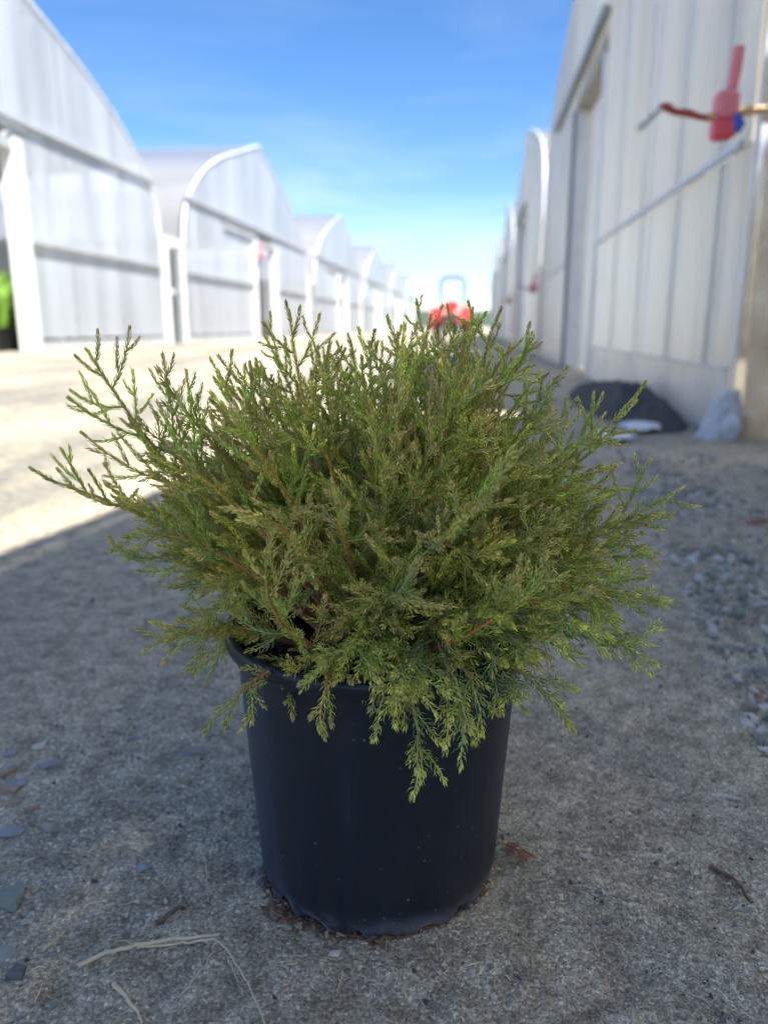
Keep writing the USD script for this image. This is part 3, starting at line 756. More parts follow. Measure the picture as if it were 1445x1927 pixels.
a = np.linspace(0, 2 * PI, 121)
rad = np.linspace(0.0, 0.126, 50)
A, RR = np.meshgrid(a, rad)
cy_, sy2 = math.cos(YAW), math.sin(YAW)


def pot_local(x, y, z):
    return np.stack([PX + x * cy_ - y * sy2, PY + x * sy2 + y * cy_, z], -1)


lx, ly = RR * np.cos(A), RR * np.sin(A)
P = pot_local(lx, ly, soil_h(lx, ly))
tag(obj('potting_soil', grid(P[..., 0], P[..., 1], P[..., 2]), M['soil'], smooth=True), 'dark potting mix filling the navy pot', 'potting soil', kind='stuff')

r = np.random.default_rng(12)
ico1 = trimesh.creation.icosphere(1, 1.0)
ps = []
for cx0, cy0, s, n in ((-0.062, -0.070, 0.017, 170), (-0.025, -0.088, 0.012, 60), (-0.09, -0.03, 0.016, 60), (0.05, -0.08, 0.02, 40), (0.0, 0.0, 0.06, 60)):
    for _ in range(n):
        x, y = r.normal(cx0, s), r.normal(cy0, s)
        if math.hypot(x, y) > 0.122:
            continue
        q = ico1.copy(); q.vertices = q.vertices * r.uniform(0.0015, 0.0023)
        q.apply_translation(pot_local(x, y, float(soil_h(np.array(x), np.array(y))) + r.uniform(0.0005, 0.0035)))
        ps.append(q)
tag(obj('fertiliser_pellets', cat(*ps), M['prill'], smooth=True), 'clusters of amber fertiliser pellets lying on the potting mix', 'fertiliser', kind='stuff')


def chips(n, sampler, seed, lmin, lmax, matl, name, label, catg):
    r = np.random.default_rng(seed)
    out = []
    for i in range(n):
        x, y, z = sampler(r)
        L = r.uniform(lmin, lmax)
        c = trimesh.creation.box([L, L * r.uniform(0.2, 0.5), L * r.uniform(0.1, 0.3)])
        c.vertices += r.normal(0, 0.08 * L, c.vertices.shape)
        c.apply_transform(trimesh.transformations.euler_matrix(r.uniform(-0.6, 0.6), r.uniform(-0.6, 0.6), r.uniform(0, PI * 2)))
        c.apply_translation((x, y, z)); out.append(c)
    return tag(obj(name, cat(*out), matl), label, catg, kind='stuff')


def in_pot(r):
    a, d = r.uniform(0, 2 * PI), 0.122 * math.sqrt(r.uniform(0, 1))
    x, y = d * math.cos(a), d * math.sin(a)
    return pot_local(x, y, float(soil_h(np.array(x), np.array(y))) + 0.001)


chips(420, in_pot, 3, 0.004, 0.013, M['bark'], 'bark_chips', 'dark bark chips mixed into the top of the pot', 'bark chips')


def pot_foot(r):
    a = r.uniform(-PI * 0.98, 0.0) if r.uniform() < 0.85 else r.uniform(0, PI)
    d = R_BOT - 0.008 + abs(r.normal(0, 0.0075)) * max(0.15, 0.55 + 0.6 * math.sin(2.3 * a + 0.6) + 0.3 * math.sin(7 * a))
    p = pot_local(d * math.cos(a), d * math.sin(a), 0.0)
    return p[0], p[1], float(ground_z(p[0], p[1])) + r.uniform(0.0, 0.004)


chips(620, pot_foot, 4, 0.0025, 0.008, M['bark'], 'bark_crumbs', 'brown bark crumbs spilled around the foot of the navy pot', 'bark crumbs')
chips(110, pot_foot, 14, 0.003, 0.009, M['chip'], 'bark_flakes', 'lighter reddish flakes among the crumbs at the foot of the pot', 'bark flakes')


# ------------------------------------------------------------------ the shrub
class Spray:
    """Collects the shoots of one branch: wood tubes and needles."""

    def __init__(self):
        self.wood, self.tint, self.needles = [], [], []

    def shoot(self, pts, r0, r1, c0, c1, n=5):
        m_ = tube(pts, np.linspace(r0, r1, len(pts)), n, caps=False)
        self.wood.append(m_)
        k = np.repeat(np.linspace(0, 1, len(pts)), n)[:, None]
        self.tint.append(np.asarray(c0) * (1 - k) + np.asarray(c1) * k)

    def leaves(self, pts, s0, s1, dens, length, col, tipcol, flat, rng, bud=True):
        """Needles along the polyline between the fractions s0 and s1."""
        seg = np.linalg.norm(np.diff(pts, axis=0), axis=1)
        cum = np.concatenate([[0], np.cumsum(seg)])
        total = cum[-1]
        n = int(total * (s1 - s0) * dens)
        if n < 4:
            return
        d = np.linspace(s0, s1, n) * total
        if bud:                                                         # closely set needles at the tip form a bud
            extra = rng.uniform(max(s1 * total - 0.005, 0), s1 * total, 9)
            d = np.concatenate([d, extra])
        pos = np.stack([np.interp(d, cum, pts[:, k]) for k in range(3)], 1)
        tan = np.gradient(pts, axis=0)
        tan = np.stack([np.interp(d, cum, tan[:, k]) for k in range(3)], 1)
        tan /= np.linalg.norm(tan, axis=1, keepdims=True)
        self.needles.append((pos, tan, (d / total - s0) / max(s1 - s0, 1e-6), (s1 * total - d), np.full(len(d), length), np.tile(col, (len(d), 1)), np.tile(tipcol, (len(d), 1)), np.full(len(d), flat)))

    def needle_mesh(self, rng):
        pos, tan, s, left, L, col, tip, flat = (np.concatenate([x[k] for x in self.needles]) for k in range(8))
        n = len(pos)
        phi = np.arange(n) * 2.39996 + rng.normal(0, 0.25, n)
        up = np.tile([0.0, 0.0, 1.0], (n, 1))
        up[np.abs(tan[:, 2]) > 0.95] = [1.0, 0, 0]
        u = np.cross(tan, up); u /= np.linalg.norm(u, axis=1, keepdims=True)
        v = np.cross(u, tan)
        rad = np.cos(phi)[:, None] * u + np.sin(phi)[:, None] * v * (1 - 0.6 * flat)[:, None]
        rad /= np.linalg.norm(rad, axis=1, keepdims=True)
        near_tip = np.clip(left / 0.010, 0, 1)                          # 0 at the very tip
        spread = np.clip((L - 0.0045) / 0.0035, 0.3, 1.0)
        ang = np.radians(13 + (46 * spread + rng.normal(0, 7, n)) * near_tip ** 0.7)
        ang2 = ang * rng.uniform(0.25, 0.75, n)
        ln = L * rng.uniform(0.75, 1.2, n) * (0.66 + 0.34 * np.clip(left / 0.014, 0, 1))
        wd = 0.00062 + 0.00026 * rng.uniform(0, 1, n)
        d1 = np.cos(ang)[:, None] * tan + np.sin(ang)[:, None] * rad
        d2 = np.cos(ang2)[:, None] * tan + np.sin(ang2)[:, None] * rad
        d2[:, 2] += rng.normal(0, 0.10, n)
        side = np.cross(d1, rad)
        side /= np.maximum(np.linalg.norm(side, axis=1, keepdims=True), 1e-9)
        nrm = np.cross(side, d1)
        p0 = pos + rad * 0.0004
        pm = p0 + d1 * (ln * 0.5)[:, None]
        pt = pm + d2 * (ln * 0.5)[:, None]
        V = np.stack([p0, pm + side * wd[:, None], pm - side * wd[:, None], pm + nrm * (wd * 0.75)[:, None], pt], 1).reshape(-1, 3)
        o = np.arange(n)[:, None] * 5
        F = np.vstack([o + [0, 1, 3], o + [0, 3, 2], o + [0, 2, 1], o + [4, 3, 1], o + [4, 2, 3], o + [4, 1, 2]])
        f = np.clip(1.0 - left / 0.022, 0, 1)[:, None] ** 0.9
        shade = rng.uniform(0.72, 1.25, n)[:, None]
        c = (col * (1 - f) + tip * f) * shade
        C = np.stack([c * 0.85, c, c, c * 1.08, c * 1.0 + 0.25 * np.array([0.16, 0.15, 0.06])], 1).reshape(-1, 3)
        return V, F, C


def curve(p0, p1, p2, n):
    t_ = np.linspace(0, 1, n)[:, None]
    return (1 - t_) ** 2 * p0 + 2 * t_ * (1 - t_) * p1 + t_ ** 2 * p2


GREEN = np.array((0.54, 0.66, 0.12))
DEEP = np.array((0.32, 0.5, 0.1))
BLUEG = np.array((0.42, 0.58, 0.22))
OLIVE = np.array((0.78, 0.75, 0.19))
YELLOW = np.array((0.92, 0.88, 0.28))
BROWN = np.array((0.86, 0.73, 0.3))
REDWOOD = np.array((.78,.28,.12))
DARKWOOD = np.array((0.3, 0.125, 0.075))
TWIG = np.array((0.56, 0.47, 0.18))


def unit(v):
    return v / max(np.linalg.norm(v), 1e-9)


def rotate(v, axis, a_):
    axis = unit(axis)
    return v * math.cos(a_) + np.cross(axis, v) * math.sin(a_) + axis * (axis @ v) * (1 - math.cos(a_))


def grow(pts, rng, rise, kind, bare=0.42, lat_len=0.075, wood0=0.0026, lat_gap=0.0135, sub_gap=0.0150, lat_from=0.30):
    """One branch along pts with side shoots and their side shoots. rise: shoots curve up (+) or hang (-). kind: 0 bronzed upper, 1 middle, 2 low and inner."""
    sp = Spray()
    seg = np.linalg.norm(np.diff(pts, axis=0), axis=1)
    total = seg.sum()
    cum = np.concatenate([[0], np.cumsum(seg)]) / total
    wood_c0, wood_c1 = DARKWOOD * rng.uniform(0.8, 1.3), (REDWOOD * rng.uniform(0.75, 1.2) if kind < 2 else TWIG * 0.7 + REDWOOD * 0.3)
    nb = len(pts)
    k_ = int(nb * 0.72)
    sp.shoot(pts[:k_ + 1], wood0, wood0 * 0.52, wood_c0, wood_c1, 6)
    sp.shoot(pts[k_:], wood0 * 0.52, 0.0005, wood_c1, TWIG, 5)

    def colours():
        q = rng.uniform()
        if kind == 0:
            col = OLIVE if q < 0.38 else GREEN * 1.12
            tip = (BROWN if rng.uniform() < 0.6 else OLIVE * 1.15)
        elif kind == 1:
            col = GREEN if q < 0.5 else (OLIVE if q < 0.7 else (BLUEG if q < 0.9 else YELLOW * 0.8))
            tip = YELLOW * 0.75 if rng.uniform() < 0.55 else BROWN
        else:
            col = DEEP if q < 0.35 else (BLUEG if q < 0.75 else GREEN)
            tip = YELLOW if rng.uniform() < 0.6 else OLIVE * 1.1
        return col * rng.uniform(0.8, 1.2), tip * rng.uniform(0.8, 1.15)

    tw = rng.uniform(0, 2 * PI)
    ref = unit(np.array([rng.normal(0, 0.4), rng.normal(0, 0.4), 1.0]))
    c_, t_ = colours()
    nl = (0.0054, 0.0070, 0.0082)[kind]
    dn = (1.45, 1.15, 1.0)[kind]
    sp.leaves(pts, bare, 1.0, 1000 * dn, nl, c_, t_, 0.1, rng)
    d = lat_from * total + rng.uniform(0, lat_gap)
    side = 1
    while d < total * 0.985:
        f = d / total
        p = np.array([np.interp(f, cum, pts[:, k]) for k in range(3)])
        i = min(int(np.searchsorted(cum, f)), nb - 1)
        tg = unit(pts[i] - pts[max(i - 1, 0)])
        ln = (1.12 * lat_len * (1.02 - f) ** 0.7 + 0.014) * rng.uniform(0.65, 1.25)
        side = -side
        axis = unit(ref - tg * (ref @ tg) + 1e-6)
        axis = rotate(axis, tg, rng.normal(0, 0.75) + 0.0 * tw)
        dr = rotate(tg, axis, side * math.radians(rng.normal(50, 9)))
        mid = p + dr * ln * 0.5
        end = p + dr * ln * 0.86 + tg * ln * 0.18 + np.array([0, 0, rise if kind == 0 else rise + rng.normal(0, 0.45)]) * ln * rng.uniform(0.15, 0.5)
        lp = curve(p, mid, end, 8)
        c_, t_ = colours()
        flat = 0.75 if kind == 2 else 0.2
        sp.shoot(lp, 0.00085, 0.0004, TWIG * 0.9, TWIG, 4)
        sp.leaves(lp, 0.04, 1.0, 920 * dn, nl, c_, t_, flat, rng)
        if ln > 0.030:                                                  # side shoots of the side shoot
            e = rng.uniform(0.18, 0.30) * ln
            s2 = rng.choice([-1, 1])
            ltg = np.gradient(lp, axis=0)
            while e < ln * 0.90:
                g_ = e / ln
                q = np.array([np.interp(g_, np.linspace(0, 1, 8), lp[:, k]) for k in range(3)])
                tg2 = unit(np.array([np.interp(g_, np.linspace(0, 1, 8), ltg[:, k]) for k in range(3)]))
                l2 = (0.62 * ln * (1.05 - g_) + 0.008) * rng.uniform(0.6, 1.15)
                s2 = -s2
                ax2 = rotate(unit(axis - tg2 * (axis @ tg2) + 1e-6), tg2, rng.normal(0, 0.5))
                d2 = rotate(tg2, ax2, s2 * math.radians(rng.normal(42, 8)))
                en = q + d2 * l2 * 0.85 + tg2 * l2 * 0.22 + np.array([0, 0, rise]) * l2 * rng.uniform(0.0, 0.4)
                lp2 = curve(q, q + d2 * l2 * 0.5, en, 5)
                sp.shoot(lp2, 0.0005, 0.0003, TWIG, TWIG, 3)
                sp.leaves(lp2, 0.03, 1.0, 920 * dn, nl * 0.95, c_ * rng.uniform(0.85, 1.15), t_, flat, rng, bud=False)
                e += sub_gap * rng.uniform(0.75, 1.35)
        d += lat_gap * rng.uniform(0.7, 1.35)
    return sp


shrub = thing('conifer_shrub', 'dense green feathery conifer shrub with bronze tips growing in the navy pot', 'shrub', (PX, PY, 0.0), YAW)
TRI = [0]


def add_branch(pts, rng, **kw):
    sp = grow(np.asarray(pts, float), rng, **kw)
    b = obj('branch', cat(*sp.wood), M['wood'], shrub, smooth=True)
    UsdGeom.PrimvarsAPI(b).CreatePrimvar('tint', T.Color3fArray, 'vertex').Set(Vt.Vec3fArray.FromNumpy(np.vstack(sp.tint).astype(np.float32)))
    V, F, C = sp.needle_mesh(rng)
    l = obj('foliage', trimesh.Trimesh(V, F, process=False), M['needle'], b)
    UsdGeom.PrimvarsAPI(l).CreatePrimvar('tint', T.Color3fArray, 'vertex').Set(Vt.Vec3fArray.FromNumpy(C.astype(np.float32)))
    TRI[0] += len(F)


def bend(p0, p1, p2, n, rng, wob=0.004):
    p = curve(np.asarray(p0, float), np.asarray(p1, float), np.asarray(p2, float), n)
    w = np.cumsum(rng.normal(0, wob, (n, 3)), axis=0) * np.linspace(0, 1, n)[:, None] * (1 - 0.55 * np.linspace(0, 1, n)[:, None])
    return p + w * 0.6


rng = np.random.default_rng(41)
# general branches: tips spread evenly over a flattened dome; the later ones are shorter and fill its front and inside
NB, NF = 80, 48
for i in range(NB + NF):
    fill = i >= NB
    if fill:
        z_ = 0.95 - (i - NB + 0.5) / NF * 1.15
        az = rng.uniform(-PI * 1.08, PI * 0.08)                         # the side towards the road's near end
        k_ = rng.uniform(0.55, 0.88)
    else:
        z_ = 1 - (i + 0.5) / NB * 1.26
        az = i * 2.39996 + rng.normal(0, 0.2)
        k_ = rng.uniform(0.80, 1.04)
    hr = math.sqrt(max(1 - min(z_, 1) ** 2, 0.0)) ** 0.85
    deg = math.degrees(az) % 360
    if z_ < (0.76 if fill else 0.60) and 208 < deg < 264:                                   # the rim and the potting mix stay open at the front left
        continue
    tip = np.array([0.243 * hr * math.cos(az) * k_, 0.225 * hr * math.sin(az) * k_, 0.330 + (0.190 * z_ if z_ > 0 else 0.42 * z_) * k_])
    base = np.array([0.030 * math.cos(az) * rng.uniform(0.2, 1), 0.030 * math.sin(az) * rng.uniform(0.2, 1), 0.205 + rng.uniform(0, 0.05)])
    out = tip - base
    horiz = np.array([out[0], out[1], 0])
    if z_ > 0.25:
        ctl = base + horiz * 0.46 + np.array([0, 0, out[2] * 0.56])
        rise, kind = 0.25, 0 if rng.uniform() < (0.25 if fill else 0.7) else 1
    elif z_ > -0.02:
        ctl = base + horiz * 0.52 + np.array([0, 0, 0.05 + 0.3 * out[2]])
        rise, kind = 0.25, 1 if rng.uniform() < 0.6 else (0 if rng.uniform() < .5 else 2)
    else:
        ctl = base + horiz * 0.60 + np.array([0, 0, 0.075])
        rise, kind = -0.35, 2 if rng.uniform() < 0.6 else 1
    add_branch(bend(base, ctl, tip, 16, rng), rng, rise=rise, kind=kind, bare=0.46 if fill else 0.52, lat_len=0.066 if fill else 0.072, lat_from=0.38)

# hanging and reaching sprays in front and at the sides, placed by hand: base, bend and tip in the pot's own frame (right, away, up)
HAND = [
    # (base, bend, tip, rise, kind, bare, lat_len)
    ((0.0, -0.02, 0.215), (0.015, -0.150, 0.325), (0.036, -0.172, 0.200), -0.5, 2, 0.35, 0.034),
    ((0.01, -0.02, 0.215), (0.075, -0.140, 0.310), (0.082, -0.165, 0.226), -0.5, 2, 0.35, 0.032),
    ((-0.01, -0.02, 0.215), (-0.045, -0.145, 0.300), (-0.046, -0.166, 0.232), -0.5, 1, 0.35, 0.030),
    ((0.005, -0.02, 0.22), (0.008, -0.145, 0.300), (0.004, -0.162, 0.236), -0.5, 2, 0.35, 0.028),
    ((-0.02, -0.02, 0.215), (-0.085, -0.110, 0.290), (-0.125, -0.150, 0.222), -0.5, 1, 0.35, 0.045),
    ((-0.03, -0.01, 0.215), (-0.120, -0.060, 0.290), (-0.205, -0.075, 0.255), -0.4, 1, 0.35, 0.050),
    ((0.03, -0.01, 0.215), (0.110, -0.130, 0.300), (0.150, -0.160, 0.235), -0.5, 2, 0.35, 0.055),
    ((0.03, -0.01, 0.215), (0.150, -0.085, 0.310), (0.235, -0.100, 0.250), -0.4, 2, 0.35, 0.065),
    ((0.03, 0.0, 0.215), (0.160, -0.030, 0.320), (0.268, -0.030, 0.275), -0.2, 2, 0.35, 0.070),
    ((0.03, 0.01, 0.215), (0.160, 0.04, 0.310), (0.262, 0.05, 0.280), -0.2, 2, 0.35, 0.070),
    ((-0.03, 0.0, 0.22), (-0.130, -0.010, 0.320), (-0.235, -0.020, 0.315), 0.1, 1, 0.35, 0.070),
    ((-0.03, 0.02, 0.22), (-0.130, 0.050, 0.330), (-0.230, 0.060, 0.345), 0.1, 1, 0.35, 0.070),
    ((-0.03, -0.02, 0.22), (-0.120, -0.075, 0.360), (-0.200, -0.115, 0.360), 0.0, 1, 0.35, 0.065),
    ((-0.02, -0.02, 0.22), (-0.060, -0.120, 0.385), (-0.085, -0.185, 0.395), 0.1, 1, 0.40, 0.055),
    ((0.00, -0.02, 0.22), (0.010, -0.140, 0.350), (0.020, -0.205, 0.345), 0.0, 1, 0.35, 0.060),
    ((0.02, -0.02, 0.22), (0.070, -0.130, 0.350), (0.105, -0.195, 0.330), 0.0, 2, 0.35, 0.065),
    ((0.03, -0.02, 0.22), (0.130, -0.085, 0.340), (0.205, -0.130, 0.330), 0.0, 1, 0.35, 0.070),
    ((0.03, 0.0, 0.22), (0.140, -0.010, 0.330), (0.255, -0.020, 0.325), 0.1, 1, 0.35, 0.070),
    ((0.03, 0.02, 0.22), (0.130, 0.050, 0.340), (0.245, 0.060, 0.350), 0.1, 1, 0.35, 0.070),
    ((-0.01, -0.03, 0.22), (-0.030, -0.120, 0.380), (-0.030, -0.175, 0.410), 0.1, 1, 0.35, 0.060),
    ((0.02, -0.03, 0.22), (0.050, -0.120, 0.380), (0.070, -0.170, 0.405), 0.1, 1, 0.35, 0.060),
    ((-0.03, -0.02, 0.24), (-0.110, -0.060, 0.380), (-0.165, -0.095, 0.420), 0.2, 0, 0.40, 0.065),
    ((0.03, -0.02, 0.24), (0.110, -0.060, 0.380), (0.170, -0.095, 0.415), 0.2, 0, 0.40, 0.065),
    # long leaders
    ((-0.025, -0.006, 0.26), (-0.069, -0.017, 0.41), (-0.125, -0.030, 0.505), 0.3, 0, 0.50, 0.062),
    ((-0.021, 0.010, 0.26), (-0.058, 0.028, 0.41), (-0.105, 0.050, 0.515), 0.3, 0, 0.50, 0.062),
    ((-0.009, -0.012, 0.26), (-0.025, -0.033, 0.41), (-0.045, -0.060, 0.505), 0.3, 1, 0.50, 0.062),
    ((-0.006, 0.012, 0.26), (-0.017, 0.033, 0.41), (-0.030, 0.060, 0.530), 0.3, 0, 0.50, 0.062),
    ((0.000, -0.006, 0.26), (0.000, -0.017, 0.41), (0.000, -0.030, 0.520), 0.3, 0, 0.50, 0.062),
    ((0.004, 0.004, 0.26), (0.011, 0.011, 0.41), (0.020, 0.020, 0.535), 0.3, 0, 0.50, 0.062),
    ((0.007, -0.012, 0.26), (0.019, -0.033, 0.41), (0.035, -0.060, 0.505), 0.3, 1, 0.50, 0.062),
    ((0.012, -0.004, 0.26), (0.033, -0.011, 0.41), (0.060, -0.020, 0.525), 0.3, 0, 0.50, 0.062),
    ((0.015, 0.012, 0.26), (0.041, 0.033, 0.41), (0.075, 0.060, 0.535), 0.3, 0, 0.50, 0.062),
    ((0.020, -0.010, 0.26), (0.055, -0.028, 0.41), (0.100, -0.050, 0.505), 0.3, 0, 0.50, 0.062),
    ((0.024, 0.006, 0.26), (0.066, 0.017, 0.41), (0.120, 0.030, 0.520), 0.3, 0, 0.50, 0.062),
    ((0.029, 0.000, 0.26), (0.080, 0.000, 0.41), (0.145, 0.000, 0.500), 0.3, 0, 0.50, 0.062),
    ((-0.031, 0.004, 0.26), (-0.085, 0.011, 0.41), (-0.155, 0.020, 0.480), 0.3, 0, 0.50, 0.062),
    ((-0.016, -0.016, 0.26), (-0.044, -0.044, 0.41), (-0.080, -0.080, 0.475), 0.3, 1, 0.50, 0.062),
    ((0.000, -0.020, 0.26), (0.000, -0.055, 0.41), (0.000, -0.100, 0.470), 0.3, 1, 0.50, 0.062),
    ((0.014, -0.019, 0.26), (0.039, -0.052, 0.41), (0.070, -0.095, 0.470), 0.3, 1, 0.50, 0.062),
    ((0.034, 0.010, 0.26), (0.094, 0.028, 0.41), (0.170, 0.050, 0.485), 0.3, 0, 0.50, 0.062),
    ((-0.05, -0.02, 0.25), (-0.160, -0.035, 0.360), (-0.245, -0.035, 0.500), 0.7, 0, 0.55, 0.085),
    ((-0.05, -0.02, 0.25), (-0.150, -0.045, 0.350), (-0.292, -0.045, 0.405), 0.5, 0, 0.50, 0.070),
    ((0.005, -0.07, 0.24), (0.018, -0.105, 0.40), (0.022, -0.10, 0.545), 0.6, 0, 0.60, 0.060),
    ((-0.02, 0.0, 0.26), (-0.060, -0.01, 0.42), (-0.078, 0.0, 0.552), 0.6, 0, 0.55, 0.060),
    ((0.02, 0.0, 0.26), (0.055, 0.0, 0.42), (0.082, 0.0, 0.548), 0.6, 0, 0.55, 0.060),
    ((0.03, 0.01, 0.26), (0.08, 0.02, 0.42), (0.118, 0.02, 0.548), 0.6, 0, 0.55, 0.060),
    ((0.01, 0.02, 0.26), (0.03, 0.04, 0.42), (0.050, 0.05, 0.552), 0.6, 0, 0.55, 0.055),
    ((0.04, 0.0, 0.25), (0.140, 0.0, 0.36), (0.232, 0.0, 0.452), 0.5, 0, 0.50, 0.070),
    ((0.03, -0.02, 0.24), (0.140, -0.05, 0.32), (0.278, -0.03, 0.385), 0.4, 0, 0.50, 0.070),
    ((-0.02, -0.05, 0.245), (-0.085, -0.165, 0.285), (-0.075, -0.190, 0.375), 0.8, 1, 0.50, 0.040),
    ((0.02, -0.05, 0.245), (0.060, -0.165, 0.285), (0.125, -0.190, 0.360), 0.8, 1, 0.50, 0.040),
]
for b_, c_, t_, rise, kind, bare, ll in HAND:
    b_, c_, t_ = (np.array(v_) * (0.93, 1.0, 1.0) - (0, 0, 0.02 * (v_[2] > 0.5)) for v_ in (b_, c_, t_))
    add_branch(bend(b_, c_, t_, 18, rng, 0.003), rng, rise=rise, kind=kind, bare=bare, lat_len=ll)

# ------------------------------------------------------------------ stones, grit, straw
r = np.random.default_rng(77)


def lay(name, mesh, x, y, matl, label, catg, rotz=0.0, sink=0.0, tilt=0.0):
    mesh = mesh.copy()
    mesh.apply_transform(trimesh.transformations.euler_matrix(tilt, 0, rotz))
    low = mesh.bounds[0][2]
    mesh.apply_translation((x, y, float(ground_z(x, y)) - low - sink))
    return tag(obj(name, mesh, matl, smooth=25), label, catg)


STONES = [  # x, y, half sizes, material, facets, label
    (-0.42, 0.570, (.026, .020, .009), 'stone_green', 9, 'sharp triangular grey-green stone at the left edge, largest in the foreground', 0.5),
    (-0.52, 0.750, (.014, .018, .005), 'stone_blue', 10, 'pointed blue-grey flake beside the wood chips at the left edge', 0.4),
    (-0.50, 0.790, (.016, .010, .005), 'stone_blue', 12, 'smooth blue-grey pebble just right of the pointed flake', 0.2),
    (-0.54, 0.830, (.013, .009, .004), 'stone_pale', 11, 'pale flat pebble behind the pair of blue-grey pebbles on the left', 1.0),
    (-0.565, 0.812, (.013, .009, .004), 'stone_blue', 11, 'small blue flake farthest left, behind the wood chips', 1.9),
    (-0.42, 0.860, (.014, .007, .004), 'stone_blue', 10, 'flat bluish flake left of the pot, nearer of the two in line with its rim', 0.2),
    (-0.34, 0.835, (.018, .007, .004), 'stone_blue', 10, 'long blue-grey flake close to the left of the pot', 0.5),
    (-0.335, 0.875, (.013, .007, .003), 'stone_blue', 9, 'thin blue flake just behind the long flake left of the pot', 0.9),
    (-0.47, 0.660, (.015, .010, .005), 'stone_blue', 11, 'blue-grey pebble between the wood chips and the triangular stone', 0.3),
    (-0.495, 0.625, (.012, .009, .004), 'stone_dark', 10, 'dark blue pebble cut by the left edge, above the triangular stone', 0.8),
    (-0.43, 0.672, (.011, .008, .005), 'stone_grey', 12, 'round grey pebble to the right of the blue-grey pebble on the left', 0.0),
    (-0.31, 0.630, (.012, .008, .004), 'stone_blue', 10, 'blue pebble midway between the left edge and the foot of the pot', 0.4),
    (-0.36, 0.492, (.011, .012, .006), 'stone_dark', 10, 'dark bluish stone in the lower left corner', 0.9),
    (-0.385, 0.508, (.014, .009, .005), 'stone_grey', 11, 'grey stone beside the dark one in the lower left corner', 0.1),
    (-0.103, 0.541, (.0068, .0036, .003), 'stone_pale', 12, 'pale oval pebble lying in front of the pot', 0.25),
    (-0.082, 0.534, (.006, .0045, .003), 'stone_grey', 8, 'small triangular grey chip to the right of the pale oval pebble', 0.9),
    (0.420, 1.080, (.011, .010, .008), 'stone_rust', 12, 'rounded rust-red stone among the pale gravel at the right edge', 0.2),
    (0.385, 0.925, (.017, .010, .006), 'stone_pale', 11, 'whitish flat stone at the right edge, nearest of the pale ones', 0.1),
    (0.385, 0.990, (.017, .013, .008), 'stone_pale', 12, 'big whitish stone at the right edge below the rust-red one', 0.6),
    (0.300, 0.812, (.015, .006, .004), 'stone_pale', 11, 'slim white stone lying alone to the right of the pot', -0.2),
    (0.78, 2.130, (.035, .025, .018), 'stone_rust', 12, 'reddish stone at the right edge near the foot of the wall', 0.4),
    (-0.205, 0.632, (.008, .006, .005), 'stone_grey', 10, 'grey pebble touching the left side of the pot near its foot', 0.4),
    (0.11, 0.895, (.008, .005, .004), 'stone_pale', 10, 'small pale pebble right of the pot, level with its middle', 0.3),
]
for i, (x, y, sz, mk, fc, lab, rz) in enumerate(STONES):
    lay('stone', rock(100 + i, sz, facets=fc), x, y, M[mk], lab, 'stone', rz, sz[2] * 0.5)

# a forked dry stalk in the foreground
st = thing('dry_stalk', 'bent forked dry straw stalk lying in the left foreground', 'dry stalk')


def on_ground(pts, h=0.004):
    return np.array([(x, y, float(ground_z(x, y)) + h + dz) for x, y, dz in pts])


def fine_line(P, n=24, seed=0, wob=0.0006):
    P = np.asarray(P); t0 = np.linspace(0, 1, len(P)); t1 = np.linspace(0, 1, n)
    Q = np.stack([np.interp(t1, t0, P[:, k]) for k in range(3)], 1)
    Q[1:-1] = (Q[:-2] + 2 * Q[1:-1] + Q[2:]) / 4
    return Q + np.random.default_rng(seed).normal(0, wob, Q.shape)


main = fine_line(on_ground([(-0.312, .500, 0), (-0.300, .511, .002), (-0.270, .523, .005), (-0.240, .531, .008), (-0.203, .538, .009)]), 24, 1)
obj('stem', tube(main, np.linspace(0.0020, 0.0013, 24), 7), M['straw'], st, smooth=True)
main2 = fine_line(on_ground([(-0.27, .5215, .003), (-0.240, .5285, .005), (-0.205, .533, .009), (-0.188, .520, .008), (-0.164, .492, .005), (-0.137, .455, .001)]), 34, 2, 0.0004)
obj('stem', tube(main2, np.linspace(0.0012, 0.0007, 34), 6), M['straw'], st, smooth=True)
obj('side_twig', tube(fine_line(on_ground([(-0.204, .532, .008), (-0.207, .512, .004), (-0.216, .482, .0)]), 14, 3), 0.0006, 5), M['straw'], st, smooth=True)
obj('side_twig', tube(fine_line(on_ground([(-0.190, .518, .006), (-0.178, .503, .003), (-0.168, .488, .0)]), 14, 4), 0.0005, 5), M['straw'], st, smooth=True)


def straw(name, pts, rad, label, catg, mk='straw', seed=0):
    L = fine_line(on_ground(pts, 0.002), 16, seed)
    return tag(obj(name, tube(L, np.linspace(rad, rad * 0.5, 16), 5), M[mk], smooth=True), label, catg)


straw('straw', [(-0.275, .487, 0), (-0.255, .474, .002), (-0.238, .458, 0)], 0.0022, 'frayed pale straw fragment at the bottom, below the forked stalk', 'straw', seed=11)
straw('straw', [(-0.262, .655, .004), (-0.246, .628, .006), (-0.232, .590, 0)], 0.0007, 'thin pale straw left of the foot of the pot', 'straw', seed=12)
straw('straw', [(-0.352, .518, 0), (-0.342, .535, .003)], 0.0012, 'short straw above the dark stone in the lower left corner', 'straw', seed=13)
straw('straw', [(-0.290, .517, 0), (-0.262, .545, .003), (-0.240, .551, 0)], 0.0005, 'curled hair-thin root behind the forked stalk', 'root', seed=14)
straw('straw', [(-0.093, .522, 0), (-0.095, .500, .002)], 0.0008, 'short greenish straw in front of the triangular grey chip', 'straw', seed=15)
straw('twig', [(-0.268, .557, 0.001), (-0.252, .572, .005), (-0.249, .575, .001)], 0.0026, 'dark rotten twig piece left of the foot of the pot', 'twig', 'bark', 16)
